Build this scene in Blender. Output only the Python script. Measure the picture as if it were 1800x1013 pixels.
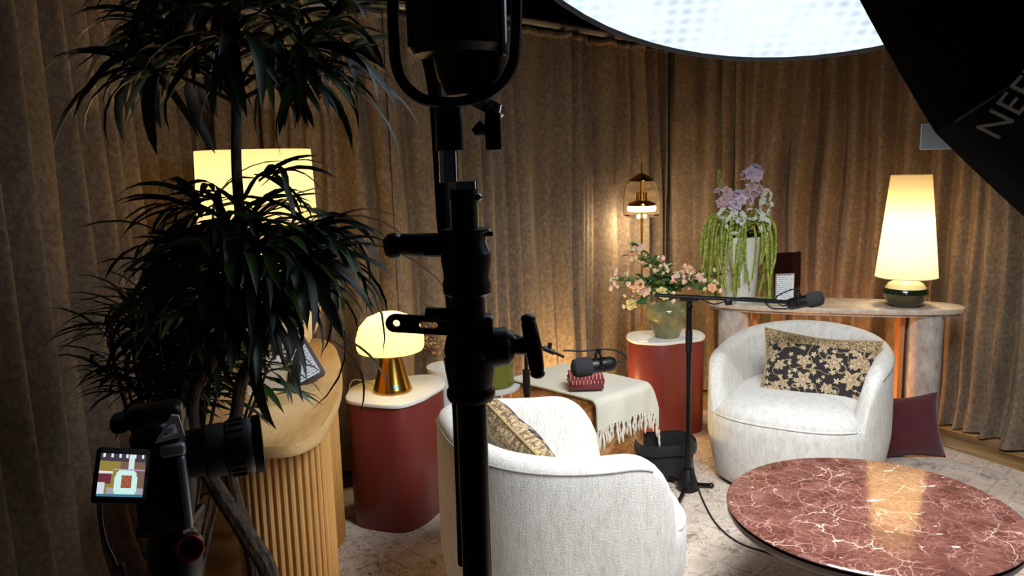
import bpy, bmesh, math, random
from mathutils import Vector, Matrix, Euler, noise
random.seed(7)
PI = math.pi
C = bpy.context.scene.collection
scene = bpy.context.scene
for o in list(bpy.data.objects): bpy.data.objects.remove(o)

# ------------------------------------------------------------ camera
CAMH = 1.5
RIGHT = Vector((0.9996573, -0.0040950, -0.0258547))
DOWN = Vector((-0.0261769, -0.1563809, -0.9873499))
FWD = Vector((0.0, 0.9876883, -0.1564345))
cam_d = bpy.data.cameras.new('camera'); cam = bpy.data.objects.new('camera', cam_d); C.objects.link(cam)
m = Matrix.Identity(4)
for i in range(3):
    m[i][0] = RIGHT[i]; m[i][1] = -DOWN[i]; m[i][2] = -FWD[i]
m[2][3] = CAMH
cam.matrix_world = m
cam_d.sensor_width = 36; cam_d.lens = 28.0; cam_d.clip_start = .02
scene.camera = cam
# ------------------------------------------------------------ world, exposure
w = bpy.data.worlds.new('world'); scene.world = w; w.use_nodes = True
w.node_tree.nodes['Background'].inputs[0].default_value = (.62, .7, .85, 1)
w.node_tree.nodes['Background'].inputs[1].default_value = .008
vs = scene.view_settings
vs.view_transform = 'Standard'; vs.look = 'None'; vs.gamma = 1; vs.use_curve_mapping = False; vs.exposure = 0.0

KEY_W = 5; OVER_W = 72; OVER_L = 1.22
def lamp(name, kind, loc, power, col, size=.05, rot=None, **k):
    d = bpy.data.lights.new(name, kind); d.energy = power; d.color = col
    if kind == 'AREA': d.shape = 'DISK'; d.size = size
    else: d.shadow_soft_size = size
    for a, b in k.items(): setattr(d, a, b)
    o = bpy.data.objects.new(name, d); C.objects.link(o); o.location = loc
    if rot is not None: o.rotation_euler = rot
    return o
WARM = (1, .78, .50)

# ------------------------------------------------------------ helpers
def pt(px, py, Y):
    """point of the room at distance Y in front of the camera for a sight line"""
    v = RIGHT*(px-900) + DOWN*(py-506.5) + FWD*1400
    t = Y/v.y
    return Vector((v.x*t, Y, CAMH+v.z*t))
def fl(px, py, z=0.0):
    v = RIGHT*(px-900) + DOWN*(py-506.5) + FWD*1400
    t = (z-CAMH)/v.z
    return Vector((v.x*t, v.y*t, z))
def lin(c):
    return tuple((x/255/12.92 if x/255 <= .04045 else ((x/255+.055)/1.055)**2.4) for x in c)
MATS = {}
def mat(name, col=(128,128,128), rough=.6, metal=0, **k):
    if name in MATS: return MATS[name]
    mt = bpy.data.materials.new(name); mt.use_nodes = True
    b = mt.node_tree.nodes['Principled BSDF']
    b.inputs['Base Color'].default_value = (*lin(col), 1)
    b.inputs['Roughness'].default_value = rough; b.inputs['Metallic'].default_value = metal
    for a, v in k.items():
        b.inputs[a.replace('_', ' ')].default_value = v
    MATS[name] = mt
    return mt
class NT:
    """small node-tree writer"""
    def __init__(s, mt): s.t = mt.node_tree; s.b = s.t.nodes['Principled BSDF']; s.o = s.t.nodes['Material Output']
    def n(s, typ, **k):
        nd = s.t.nodes.new(typ)
        for a, v in k.items():
            if a.startswith('i_'):
                key = a[2:]
                key = int(key) if key.isdigit() else key.replace('_', ' ')
                s.set(nd.inputs[key], v)
            else: setattr(nd, a, v)
        return nd
    def set(s, sock, v):
        if hasattr(v, 'is_linked') or isinstance(v, bpy.types.NodeSocket): s.t.links.new(v, sock)
        else: sock.default_value = v
    def obj(s, scale=(1,1,1), rot=(0,0,0), loc=(0,0,0), which='Object'):
        tc = s.n('ShaderNodeTexCoord'); mp = s.n('ShaderNodeMapping')
        mp.inputs['Scale'].default_value = scale; mp.inputs['Rotation'].default_value = rot; mp.inputs['Location'].default_value = loc
        s.t.links.new(tc.outputs[which], mp.inputs[0]); return mp.outputs[0]
    def noise(s, vec, scale=5, detail=3, rough=.5, dist=0):
        return s.n('ShaderNodeTexNoise', i_Vector=vec, i_Scale=scale, i_Detail=detail, i_Roughness=rough, i_Distortion=dist).outputs[0]
    def math(s, op, a, b=0.0, c=0.0, clamp=False):
        nd = s.n('ShaderNodeMath', operation=op, use_clamp=clamp)
        s.set(nd.inputs[0], a); s.set(nd.inputs[1], b); s.set(nd.inputs[2], c); return nd.outputs[0]
    def vmath(s, op, a, b=(0,0,0)):
        nd = s.n('ShaderNodeVectorMath', operation=op); s.set(nd.inputs[0], a); s.set(nd.inputs[1], b); return nd.outputs[0]
    def ramp(s, fac, stops, interp='LINEAR'):
        nd = s.n('ShaderNodeValToRGB'); r = nd.color_ramp; r.interpolation = interp
        while len(r.elements) < len(stops): r.elements.new(.5)
        for e, (p, c) in zip(r.elements, stops):
            e.position = p; e.color = (*lin(c), 1) if isinstance(c, tuple) else (c, c, c, 1)
        s.set(nd.inputs[0], fac); return nd.outputs[0]
    def mix(s, fac, a, b):
        nd = s.n('ShaderNodeMix', data_type='RGBA'); s.set(nd.inputs[0], fac)
        for sock, v in ((nd.inputs[6], a), (nd.inputs[7], b)):
            s.set(sock, (*lin(v), 1) if isinstance(v, tuple) and len(v) == 3 else v)
        return nd.outputs[2]
    def sep(s, v):
        return s.n('ShaderNodeSeparateXYZ', i_0=v).outputs
    def col(s, v): s.set(s.b.inputs['Base Color'], v)
    def bump(s, h, strength=.3, dist=.01):
        nd = s.n('ShaderNodeBump', i_Height=h, i_Strength=strength, i_Distance=dist); s.set(s.b.inputs['Normal'], nd.outputs[0])

class MB:
    def __init__(s): s.v = []; s.f = []; s.c = []
    def add(s, vs, fs, M=None):
        o = len(s.v)
        s.v += [tuple(M @ Vector(v)) for v in vs] if M else [tuple(v) for v in vs]
        s.f += [tuple(i+o for i in f) for f in fs]
        return s
    def box(s, c, d, M=None, bev=0):
        bm = bmesh.new(); bmesh.ops.create_cube(bm, size=1)
        for v in bm.verts: v.co = Vector((v.co.x*d[0], v.co.y*d[1], v.co.z*d[2])) + Vector(c)
        if bev: bmesh.ops.bevel(bm, geom=bm.edges[:], offset=bev, segments=3, affect='EDGES', profile=.5)
        bm.verts.index_update()
        s.add([v.co.copy() for v in bm.verts], [[v.index for v in f.verts] for f in bm.faces], M); bm.free(); return s
    def tube(s, pts, r, n=10, M=None, cap=True):
        pts = [Vector(p) for p in pts]; N = len(pts)
        rr = r if isinstance(r, (list, tuple)) else [r]*N
        vs, fs = [], []
        t0 = (pts[1]-pts[0]).normalized()
        u = t0.orthogonal().normalized()
        for i, p in enumerate(pts):
            t = (pts[min(i+1, N-1)]-pts[max(i-1, 0)])
            t = t.normalized() if t.length > 1e-9 else t0
            u = (u - t*u.dot(t)); u = u.normalized() if u.length > 1e-6 else t.orthogonal().normalized()
            w_ = t.cross(u)
            for k in range(n):
                a = 2*PI*k/n; vs.append(p + (u*math.cos(a)+w_*math.sin(a))*rr[i])
        for i in range(N-1):
            for k in range(n):
                fs.append((i*n+k, i*n+(k+1) % n, (i+1)*n+(k+1) % n, (i+1)*n+k))
        if cap: fs.append(tuple(range(n))[::-1]); fs.append(tuple((N-1)*n+k for k in range(n)))
        return s.add(vs, fs, M)
    def lathe(s, prof, n=32, M=None, a0=0, a1=2*PI):
        full = abs(a1-a0-2*PI) < 1e-6; cols = n if full else n+1
        vs = [(r*math.cos(a0+(a1-a0)*k/n), r*math.sin(a0+(a1-a0)*k/n), z) for r, z in prof for k in range(cols)]
        fs = []
        for i in range(len(prof)-1):
            for k in range(n):
                k2 = (k+1) % cols
                fs.append((i*cols+k, i*cols+k2, (i+1)*cols+k2, (i+1)*cols+k))
        return s.add(vs, fs, M)
    def prism(s, out, z0, z1, M=None, ins=0):
        """outline extruded, edges eased by ins"""
        n = len(out); cx = sum(p[0] for p in out)/n; cy = sum(p[1] for p in out)/n
        def ring(k, z):
            r = []
            for x, y in out:
                d = math.hypot(x-cx, y-cy) or 1; q = 1-k/d
                r.append((cx+(x-cx)*q, cy+(y-cy)*q, z))
            return r
        rs = [ring(ins, z0), ring(ins*.3, z0+ins*.3), ring(0, z0+ins), ring(0, z1-ins), ring(ins*.3, z1-ins*.3), ring(ins, z1)] if ins else [ring(0, z0), ring(0, z1)]
        vs = [v for r in rs for v in r]; fs = []
        for i in range(len(rs)-1):
            for k in range(n): fs.append((i*n+k, i*n+(k+1) % n, (i+1)*n+(k+1) % n, (i+1)*n+k))
        fs.append(tuple(range(n))[::-1]); fs.append(tuple((len(rs)-1)*n+k for k in range(n)))
        return s.add(vs, fs, M)
    def ell(s, c, r, M=None, nu=16, nv=10):
        prof = [(math.sin(PI*i/nv), -math.cos(PI*i/nv)) for i in range(nv+1)]
        T = Matrix.Translation(c) @ Matrix.Diagonal((*r, 1))
        return s.lathe([(max(a, 1e-4), b) for a, b in prof], nu, (M @ T) if M else T)
    def grid(s, fn, nu, nv, M=None, wrap=False):
        vs = [fn(i/nu, j/nv) for j in range(nv+1) for i in range(nu if wrap else nu+1)]
        c = nu if wrap else nu+1; fs = []
        for j in range(nv):
            for i in range(nu):
                i2 = (i+1) % c
                fs.append((j*c+i, j*c+i2, (j+1)*c+i2, (j+1)*c+i))
        return s.add(vs, fs, M)
    def mesh(s, name, mt, smooth=35):
        me = bpy.data.meshes.new(name); me.from_pydata(s.v, [], s.f); me.materials.append(mt)
        bm = bmesh.new(); bm.from_mesh(me); bmesh.ops.recalc_face_normals(bm, faces=bm.faces[:]); bm.to_mesh(me); bm.free()
        if smooth:
            me.polygons.foreach_set('use_smooth', [True]*len(me.polygons))
            me.set_sharp_from_angle(angle=math.radians(smooth))
        me.update(); return me
    def build(s, name, mt, parent=None, smooth=35, kind=None):
        return link(name, s.mesh(name, mt, smooth), parent, kind)
def link(name, me, parent=None, kind=None):
    o = bpy.data.objects.new(name, me); C.objects.link(o)
    if parent: o.parent = parent
    if kind: o['kind'] = kind
    return o
def thing(name, label, cat, loc=(0,0,0), rz=0, group=None):
    o = bpy.data.objects.new(name, None); C.objects.link(o); o.empty_display_size = .05
    o.location = loc; o.rotation_euler = (0, 0, rz); tag(o, label, cat, group); return o
def tag(o, label, cat, group=None):
    o['label'] = label; o['category'] = cat
    if group: o['group'] = group
    return o
def at(mb_fn, origin): pass
def smooth_closed(pts, k=6):
    n = len(pts); out = []
    for i in range(n):
        p0, p1, p2, p3 = [Vector(pts[(i+j-1) % n]) for j in range(4)]
        for q in range(k):
            t = q/k
            out.append(tuple(.5*((2*p1)+(-p0+p2)*t+(2*p0-5*p1+4*p2-p3)*t*t+(-p0+3*p1-3*p2+p3)*t**3)))
    return out
def spline(pts, k=8):
    P = [Vector(p) for p in pts]; P = [2*P[0]-P[1]]+P+[2*P[-1]-P[-2]]; out = []
    for i in range(1, len(P)-2):
        p0, p1, p2, p3 = P[i-1:i+3]
        for q in range(k):
            t = q/k; out.append(.5*((2*p1)+(-p0+p2)*t+(2*p0-5*p1+4*p2-p3)*t*t+(-p0+3*p1-3*p2+p3)*t**3))
    out.append(P[-2]); return out
def basis(x, z, o=(0,0,0)):
    """matrix with local X along x and local Z near z"""
    x = Vector(x).normalized(); z = Vector(z); z = (z-x*z.dot(x)).normalized(); y = z.cross(x)
    M = Matrix((x, y, z)).transposed().to_4x4(); M.translation = Vector(o); return M
def axis_z(d, o=(0,0,0)):
    q = Vector(d).to_track_quat('Z', 'Y').to_matrix().to_4x4(); q.translation = Vector(o); return q

# ------------------------------------------------------------ materials
def m_velvet():
    mt = mat('velvet', (122,98,74), .8, Sheen_Weight=.12, Sheen_Roughness=.4); t = NT(mt)
    v = t.obj((1,1,.8)); nz = t.noise(v, 55, 5, .7); big = t.noise(t.obj((1,1,.8)), 6, 2)
    f = t.math('ADD', t.math('MULTIPLY', nz, .85), t.math('MULTIPLY', big, .15))
    t.col(t.ramp(f, [(.36,(96,80,64)),(.5,(116,98,79)),(.64,(138,118,96))]))
    t.b.inputs['Sheen Tint'].default_value = (1,.83,.62,1)
    t.bump(t.noise(t.obj(), 160, 2), .35, .004); return mt
def m_boucle():
    mt = mat('cream_boucle', (206,202,194), .9, Sheen_Weight=.25); t = NT(mt)
    n1 = t.noise(t.obj((1,1,.22)), 150, 3, .6); n2 = t.noise(t.obj((1,1,.3)), 38, 3, .6)
    f = t.math('ADD', t.math('MULTIPLY', n1, .55), t.math('MULTIPLY', n2, .45))
    t.col(t.ramp(f, [(.33,(188,183,174)),(.5,(210,206,199)),(.66,(222,219,213))]))
    t.bump(t.noise(t.obj(), 260, 2), .5, .004); return mt
def m_marble():
    mt = mat('red_marble', (130,72,64), .1); t = NT(mt)
    v = t.obj((1,1,1), (0,0,.35)); wob = t.n('ShaderNodeTexNoise', i_Vector=v, i_Scale=9.0, i_Detail=5.0)
    vv = t.vmath('ADD', v, t.vmath('SCALE', t.vmath('SUBTRACT', wob.outputs[1], (.5,.5,.5))))
    # scale node needs its own factor
    sc = [n for n in t.t.nodes if n.type == 'VECT_MATH' and n.operation == 'SCALE'][0]; sc.inputs['Scale'].default_value = .11
    def veins(scale, wdt):
        vo = t.n('ShaderNodeTexVoronoi', feature='DISTANCE_TO_EDGE', i_Vector=vv, i_Scale=scale)
        return t.math('SUBTRACT', 1.0, t.math('DIVIDE', vo.outputs[0], wdt, clamp=True), clamp=True)
    a = veins(9, .018); b = veins(24, .04); d_ = veins(46, .06)
    msk = t.ramp(t.noise(v, 5, 3), [(.42,0.),(.6,1.)]); msk2 = t.ramp(t.noise(v, 9, 3), [(.4,0.15),(.62,1.)])
    base = t.ramp(t.noise(vv, 13, 5, .65), [(.3,(74,42,36)),(.5,(100,60,52)),(.7,(124,84,74))])
    c1 = t.mix(t.math('MULTIPLY', b, t.math('MULTIPLY', msk2, .62)), base, (196,146,130))
    c1 = t.mix(t.math('MULTIPLY', d_, t.math('MULTIPLY', msk, .35)), c1, (196,146,130))
    c2 = t.mix(t.math('MULTIPLY', a, t.math('MULTIPLY', msk, .9)), c1, (222,190,172))
    sp = t.ramp(t.noise(t.obj((1,2.6,1),(0,0,-.5)), 17, 2, .4), [(.72,0.),(.75,1.)])
    t.col(t.mix(sp, c2, (226,206,190))); return mt
def m_rug():
    mt = mat('rug_pile', (190,178,168), .95, Sheen_Weight=.2); t = NT(mt)
    v = t.obj((1,1,1)); x, y, z = t.sep(v)
    def ln(e, s_, wd):   # thin periodic line
        q = t.math('ABSOLUTE', t.math('SUBTRACT', t.math('FRACT', t.math('MULTIPLY', e, s_)), .5))
        return t.math('LESS_THAN', q, wd)
    px = t.math('PINGPONG', x, .17); py = t.math('PINGPONG', y, .23)
    dia = t.math('ADD', px, t.math('MULTIPLY', py, .72))
    lat = ln(dia, 6.6, .04); lat2 = ln(t.math('SUBTRACT', px, py), 7.5, .06)
    vo = t.n('ShaderNodeTexVoronoi', feature='F1', distance='CHEBYCHEV', i_Vector=v, i_Scale=15.0, i_Randomness=.8)
    mot = ln(vo.outputs['Distance'], 5.0, .13)
    vo2 = t.n('ShaderNodeTexVoronoi', feature='F1', i_Vector=v, i_Scale=24.0)
    mot2 = ln(vo2.outputs['Distance'], 2.6, .16)
    wear = t.ramp(t.noise(v, 7, 4, .7), [(.4,.25),(.6,1.)]); wear2 = t.ramp(t.noise(v, 40, 3, .7), [(.38,0.1),(.6,1.)])
    base = t.ramp(t.noise(v, 3.2, 4), [(.35,(198,174,154)),(.5,(212,194,176)),(.68,(184,162,146))])
    dk = t.math('MAXIMUM', mot, t.math('MULTIPLY', mot2, .7))
    dk = t.math('MULTIPLY', dk, t.math('MULTIPLY', wear, wear2))
    c = t.mix(t.math('MULTIPLY', dk, .9), base, (88,72,62))
    c = t.mix(t.math('MULTIPLY', t.math('MULTIPLY', lat2, wear2), .6), c, (110,94,86))
    c = t.mix(t.math('MULTIPLY', t.math('MULTIPLY', lat, wear2), .6), c, (222,208,190)); t.col(c)
    t.bump(t.noise(v, 300, 2), .4, .004); return mt
def m_wood(name, c0, c1, c2, rot=0, scale=1, rough=.45, vert=False):
    mt = mat(name, c1, rough); t = NT(mt)
    v = t.obj((1,1,.08) if vert else (1,.16,1), (0,0,rot))
    wob = t.noise(v, 4*scale, 2); wv = t.n('ShaderNodeTexWave', wave_type='RINGS', i_Vector=v, i_Scale=2.6*scale, i_Distortion=7.0, i_Detail=2.0).outputs[1]
    f = t.math('ADD', t.math('MULTIPLY', wv, .45), t.math('MULTIPLY', t.noise(v, 60*scale, 4, .6), .55))
    t.col(t.ramp(f, [(.25,c0),(.5,c1),(.75,c2)])); t.bump(t.noise(v, 90*scale, 3), .15, .003); return mt
def m_floral(dark=True, name='floral_cushion'):
    """dark ground strewn with beige blooms and a beige border strip along the top edge; y = up in cushion space"""
    mt = mat(name, (40,30,28), .85, Sheen_Weight=.2); t = NT(mt)
    v = t.obj(); x, y, z = t.sep(v)
    cmb = t.n('ShaderNodeCombineXYZ', i_0=x, i_1=y).outputs[0]
    wob = t.n('ShaderNodeTexNoise', i_Vector=cmb, i_Scale=40.0, i_Detail=2.0).outputs[1]
    sc = t.n('ShaderNodeVectorMath', operation='SCALE'); t.set(sc.inputs[0], t.vmath('SUBTRACT', wob, (.5,.5,.5))); sc.inputs['Scale'].default_value = .012
    vv = t.vmath('ADD', cmb, sc.outputs[0])
    def blooms(scale, r0, r1, k, rnd):
        vo = t.n('ShaderNodeTexVoronoi', feature='F1', voronoi_dimensions='2D', i_Vector=vv, i_Scale=scale, i_Randomness=rnd)
        d = t.vmath('SUBTRACT', vv, vo.outputs['Position']); dx, dy, dz = t.sep(d)
        ang = t.math('ARCTAN2', dy, dx); cr = t.sep(vo.outputs['Color'])
        ln = t.math('SQRT', t.math('ADD', t.math('MULTIPLY', dx, dx), t.math('MULTIPLY', dy, dy)))
        lim = t.math('ADD', r0, t.math('MULTIPLY', t.math('SINE', t.math('ADD', t.math('MULTIPLY', ang, float(k)), t.math('MULTIPLY', cr[0], 6.))), r1))
        lim = t.math('MULTIPLY', lim, t.math('ADD', .55, t.math('MULTIPLY', cr[1], .6)))
        return t.math('LESS_THAN', ln, lim), t.math('DIVIDE', ln, lim), cr[2]
    b1, q1, r1 = blooms(10.5, .031, .009, 5, .75); b2, q2, r2 = blooms(27, .0095, .004, 5, 1.)
    vine = t.math('LESS_THAN', t.math('ABSOLUTE', t.math('SUBTRACT', t.noise(cmb, 11, 1), .5)), .012)
    g = t.ramp(t.math('ADD', t.math('MULTIPLY', q1, .6), t.math('MULTIPLY', t.noise(cmb, 60, 2), .4)), [(.2,(206,190,158)),(.45,(138,110,82)),(.6,(184,160,126)),(.85,(154,130,100))])
    c = t.mix(vine, (30,22,22), (150,130,96)); c = t.mix(b2, c, (186,168,134)); c = t.mix(b1, c, g)
    # border
    bn = t.math('LESS_THAN', t.math('ABSOLUTE', t.math('SUBTRACT', t.noise(cmb, 70, 3), .5)), .05)
    bc = t.mix(bn, (176,152,112), (104,82,56))
    edge = t.math('MAXIMUM', t.math('GREATER_THAN', t.math('ADD', y, t.math('MULTIPLY', t.noise(cmb, 6, 1), .02)), .12), t.math('GREATER_THAN', t.math('ABSOLUTE', x), .228))
    c = t.mix(edge, c, bc)
    back = t.math('LESS_THAN', z, -.004); c = t.mix(back, c, bc)
    t.col(c); t.bump(t.noise(v, 300, 2), .4, .003); return mt
def m_leaf():
    mt = mat('leaf_green', (24,38,20), .42); t = NT(mt)
    oi = t.n('ShaderNodeObjectInfo').outputs['Random']
    t.col(t.ramp(oi, [(0.,(14,24,12)),(.6,(28,46,20)),(1.,(60,84,38))])); return mt
VELVET = m_velvet(); BOUCLE = m_boucle(); MARBLE = m_marble(); RUG = m_rug(); LEAF = m_leaf()
OAK = m_wood('oak_top', (176,128,74), (210,164,104), (224,186,128), .5, 1.2)
OAKV = m_wood('oak_reeds', (172,120,58), (206,152,84), (220,170,104), 0, 1.5, .5, True)
PLANK = m_wood('plank_wood', (116,86,54), (160,124,80), (178,142,96), 0, 1.)
FLORAL = m_floral()
BLACK = mat('black_plastic', (9,9,10), .38); MATTE = mat('black_matte', (11,11,12), .75)
METALB = mat('black_metal', (14,14,15), .3, .4); CHROME = mat('chrome', (200,202,205), .12, 1)
BRASS = mat('brass', (196,150,70), .22, 1); WHITEP = mat('white_lacquer', (226,226,222), .25)
BURG = mat('burgundy_lacquer', (112,42,38), .38); WINE = mat('wine_cushion_fabric', (74,16,28), .9, Sheen_Weight=.3)
DARKR = mat('dark_red_knob', (48,14,14), .25); FABB = mat('black_fabric', (14,14,16), .85, Sheen_Weight=.15)
SILVER = mat('silver_trim', (190,190,198), .35, .4); CEIL = mat('ceiling_black', (12,12,13), .9); WALLM = mat('dark_wall', (40,34,30), .9)
PLASTER = mat('grey_plaster', (168,158,148), .85); t = NT(PLASTER); t.col(t.ramp(t.noise(t.obj((1,1,.5)), 22, 5, .6), [(.3,(136,126,118)),(.5,(170,160,150)),(.7,(190,182,172))]))
STONE = mat('pale_stone_top', (198,184,166), .5); t = NT(STONE); t.col(t.ramp(t.noise(t.obj(), 30, 5, .6), [(.3,(176,158,138)),(.6,(206,194,178))]))
BURL = mat('burl_wood', (170,110,60), .35); t = NT(BURL)
vb = t.obj(); nb = t.noise(vb, 14, 6, .7, 1.6)
br = t.n('ShaderNodeTexBrick', i_Vector=t.obj((1,1,1),(PI/2,0,0)), i_Scale=9.0); br.offset = .5
t.col(t.mix(.25, t.ramp(nb, [(.32,(92,46,20)),(.48,(176,112,58)),(.62,(216,168,110))]), t.ramp(br.outputs[0], [(0.,(150,90,46)),(1.,(226,184,130))])))
def glow_shade(name, col, tr=(255,236,190), mixf=.75):
    mt = mat(name, tr, .8); t = NT(mt)
    tl = t.n('ShaderNodeBsdfTranslucent'); tl.inputs[0].default_value = (*lin(col), 1)
    mx = t.n('ShaderNodeMixShader'); mx.inputs[0].default_value = mixf
    t.t.links.new(t.b.outputs[0], mx.inputs[1]); t.t.links.new(tl.outputs[0], mx.inputs[2]); t.t.links.new(mx.outputs[0], t.o.inputs[0]); return mt
SHADE = glow_shade('linen_shade', (226,206,160), (226,212,176)); SHADEM = glow_shade('opal_shade', (232,216,150), (236,226,180), .7)
def emit(name, col, s):
    mt = mat(name, col, .5); b = mt.node_tree.nodes['Principled BSDF']
    b.inputs['Emission Color'].default_value = (*lin(col), 1); b.inputs['Emission Strength'].default_value = s; return mt
PAPER = mat('printed_paper', (226,230,236), .7); t = NT(PAPER)
def m_print(name, sx, sy):
    mt = mat(name, (222,228,236), .6); t = NT(mt); x, y, z = t.sep(t.obj())
    line = t.math('LESS_THAN', t.math('FRACT', t.math('MULTIPLY', y, sy)), .38)
    word = t.math('GREATER_THAN', t.noise(t.obj((1,.6,1)), sx, 2), .46)
    rag = t.math('LESS_THAN', x, t.math('ADD', .012, t.math('MULTIPLY', t.noise(t.n('ShaderNodeCombineXYZ', i_1=t.math('FLOOR', t.math('MULTIPLY', y, sy))).outputs[0], 2.3, 0), .05)))
    t.col(t.mix(t.math('MULTIPLY', t.math('MULTIPLY', line, word), t.math('MULTIPLY', rag, .75)), (222,228,236), (96,104,116))); return mt
PRINT = m_print('menu_print', 120, 95)
THROW = mat('cream_throw', (218,214,196), .9, Sheen_Weight=.4); t = NT(THROW); t.bump(t.noise(t.obj(), 180, 3), .6, .005)

# ------------------------------------------------------------ the shell of the room
def struct(name, mb, mt, **k):
    o = mb.build(name, mt, **k); o['kind'] = 'structure'; return o
WALLLINE = [(-1.15,.1),(-1.27,.9),(-1.42,1.7),(-1.58,2.7),(-1.66,3.4),(-1.64,3.85),(-1.5,4.0),(-1.2,3.93),(-.86,3.80),(-.46,3.92),(.06,4.35),(.40,4.72),(.86,5.22),(1.05,5.32),(1.3,5.12),(1.7,4.80),(2.14,4.55),(2.42,4.3),(2.68,3.86),(3.0,3.0),(3.2,2.0)]
floor = struct('floor', MB().box((.8,2.3,-.035), (6.4,7.6,.04)), mat('floor_board_underlay', (70,52,34), .8))
# planks laid along the right-hand curtain; the strip beyond the rug shows them
pm = MB().box((0,0,0), (.118,3.9,.014), bev=.003).mesh('plank', PLANK)
fa = math.radians(35)
for i in range(26):
    s = i*.121-.9
    for e in (0, 1):
        o = link('plank', pm, floor)
        o.location = (1.75+math.cos(fa)*s - math.sin(fa)*(e*3.92-2.6+(i % 3)*.5)*1, 3.1+math.sin(fa)*s + math.cos(fa)*(e*3.92-2.6+(i % 3)*.5), -.0095)
        o.rotation_euler = (0, 0, fa)
struct('ceiling', MB().box((.8,2.6,2.83), (6.4,7.0,.06)), CEIL)
struct('wall_back', MB().box((.8,6.0,1.4), (6.4,.08,2.9)), WALLM)
struct('wall_left', MB().box((-2.3,2.5,1.4), (.08,7.0,2.9)), WALLM)
struct('wall_right', MB().box((3.9,2.5,1.4), (.08,7.0,2.9)), WALLM)

rug = tag(MB().prism([(-1.45,.3),(2.75,.3),(2.72,2.7),(2.35,3.55),(2.12,3.98),(1.75,4.35),(1.2,4.6),(.3,4.22),(-.2,3.8),(-.9,3.5),(-1.45,3.5)], 0.0, .012, ins=.004).build('rug', RUG), 'pale distressed oriental rug in cream and taupe under all the furniture', 'rug')

# ------------------------------------------------------------ curtains
path = spline([(x, y, 0) for x, y in WALLLINE], 24)
cum = [0]
for a, b in zip(path, path[1:]): cum.append(cum[-1]+(b-a).length)
TOT = cum[-1]
def on_path(s):
    s = min(max(s, 0), TOT-1e-4); lo = 0
    import bisect
    lo = min(bisect.bisect_right(cum, s)-1, len(path)-2)
    f = (s-cum[lo])/(cum[lo+1]-cum[lo]); p = path[lo].lerp(path[lo+1], f); d = (path[lo+1]-path[lo]).normalized()
    return p, Vector((d.y, -d.x, 0))
TOP = 2.19
pr_ = random.Random(33); PLEAT = [0.0]; PD = []
while PLEAT[-1] < TOT+.3: PLEAT.append(PLEAT[-1]+pr_.choice((.065,.085,.10,.12,.15,.19))*pr_.uniform(.85,1.15)); PD.append((pr_.uniform(.45,1.1), pr_.uniform(.6,1.7)))
def fold(s, z):
    import bisect
    zz = z/TOP
    q = s + .016*math.sin(z*1.9+s*3.1) + .010*math.sin(z*3.7+s*9)
    i = max(0, min(bisect.bisect_right(PLEAT, q)-1, len(PD)-1)); L_ = PLEAT[i+1]-PLEAT[i]
    t_ = min(max((q-PLEAT[i])/L_, 0), 1)**PD[i][1]; d = min(.15, L_*1.0)*PD[i][0]
    return d*(1.15-.35*zz)*math.sin(PI*t_)**1.35 - .06 + .02*math.sin(s*2*PI/.6+.4*math.sin(z)) + .004*math.sin(s*55+z*3)*(1 if zz > .9 else .2)
def s_at(px, y=400):
    """arc length where a sight line meets the wall line"""
    v = RIGHT*(px-900) + DOWN*(y-506.5) + FWD*1400; k = v.x/v.y
    best = min(range(len(path)), key=lambda i: abs(path[i].x-k*path[i].y) if path[i].y > .2 else 9)
    return cum[best]
cuts = [0, s_at(-30), s_at(165), cum[min(range(len(path)), key=lambda i: (path[i]-Vector((-1.64,3.85,0))).length)], s_at(480), s_at(685), s_at(940), s_at(1115), s_at(1290), s_at(1545), TOT]
clabels = ['dark unlit velvet curtain panel nearest the camera, beyond the left picture edge', 'almost black velvet curtain panel at the left picture edge behind the camera on its tripod',
  'dim brown velvet curtain panel left of the tall plant, running to the corner', 'brown velvet curtain panel behind the lit drum lampshade in the left corner',
  'brown velvet curtain panel behind the mushroom lamp', 'brown velvet curtain panel directly behind the black light stand', 'tall brown velvet curtain panel left of the brass floor lamp',
  'brown velvet curtain panel behind the brass floor lamp and rose vase', 'brown velvet curtain panel behind the tall white vase and menu stand', 'warm brown velvet curtain panel behind the tall cone lamp at right']
for i in range(10):
    s0, s1 = cuts[i]-.006, cuts[i+1]+.006
    if i == 0: s0 = 0
    off = .012*(i % 2) if i > 2 else 0
    L = s1-s0; nu = max(8, int(L/.008)); nv = 26
    base_p, _ = on_path((s0+s1)/2); base_p = base_p.copy()
    def fn(u, v_):
        s = s0+u*L; z = .012+v_*(TOP-.012); p, n = on_path(s)
        q = p + n*(fold(s, z)+off+.075) + n*(.05*max(0, 1-v_*9)**2)
        return (q.x-base_p.x, q.y-base_p.y, z)
    c = thing('velvet_curtain', clabels[i], 'curtain', base_p, group='brown velvet curtains around the set')
    MB().grid(fn, nu, nv).build('cloth', VELVET, c, smooth=180)
    def fh(u, v_):
        s = s0+u*L; p, n = on_path(s); q = p+n*(fold(s, TOP)+off+.078); a = v_*2*PI
        return (q.x-base_p.x+n.x*.008*math.cos(a), q.y-base_p.y+n.y*.008*math.cos(a), TOP-.012+.02*math.sin(a)+.004*math.sin(s*90))
    MB().grid(fh, nu, 6).build('heading_tape', VELVET, c, smooth=180)
trk = thing('curtain_track', 'pale grey bent curtain track running along the top of the velvet curtains', 'curtain track')
tp = [on_path(s)[0]+on_path(s)[1]*.055 for s in [i*TOT/110 for i in range(111)]]
MB().tube([p+Vector((0,0,TOP+.035)) for p in tp], .019, 8).build('rail', mat('track_grey', (170,165,158), .4, .3), trk)
gm = MB().tube([(0,0,0),(0,0,.03)], .006, 6).mesh('glider', BLACK)
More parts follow.
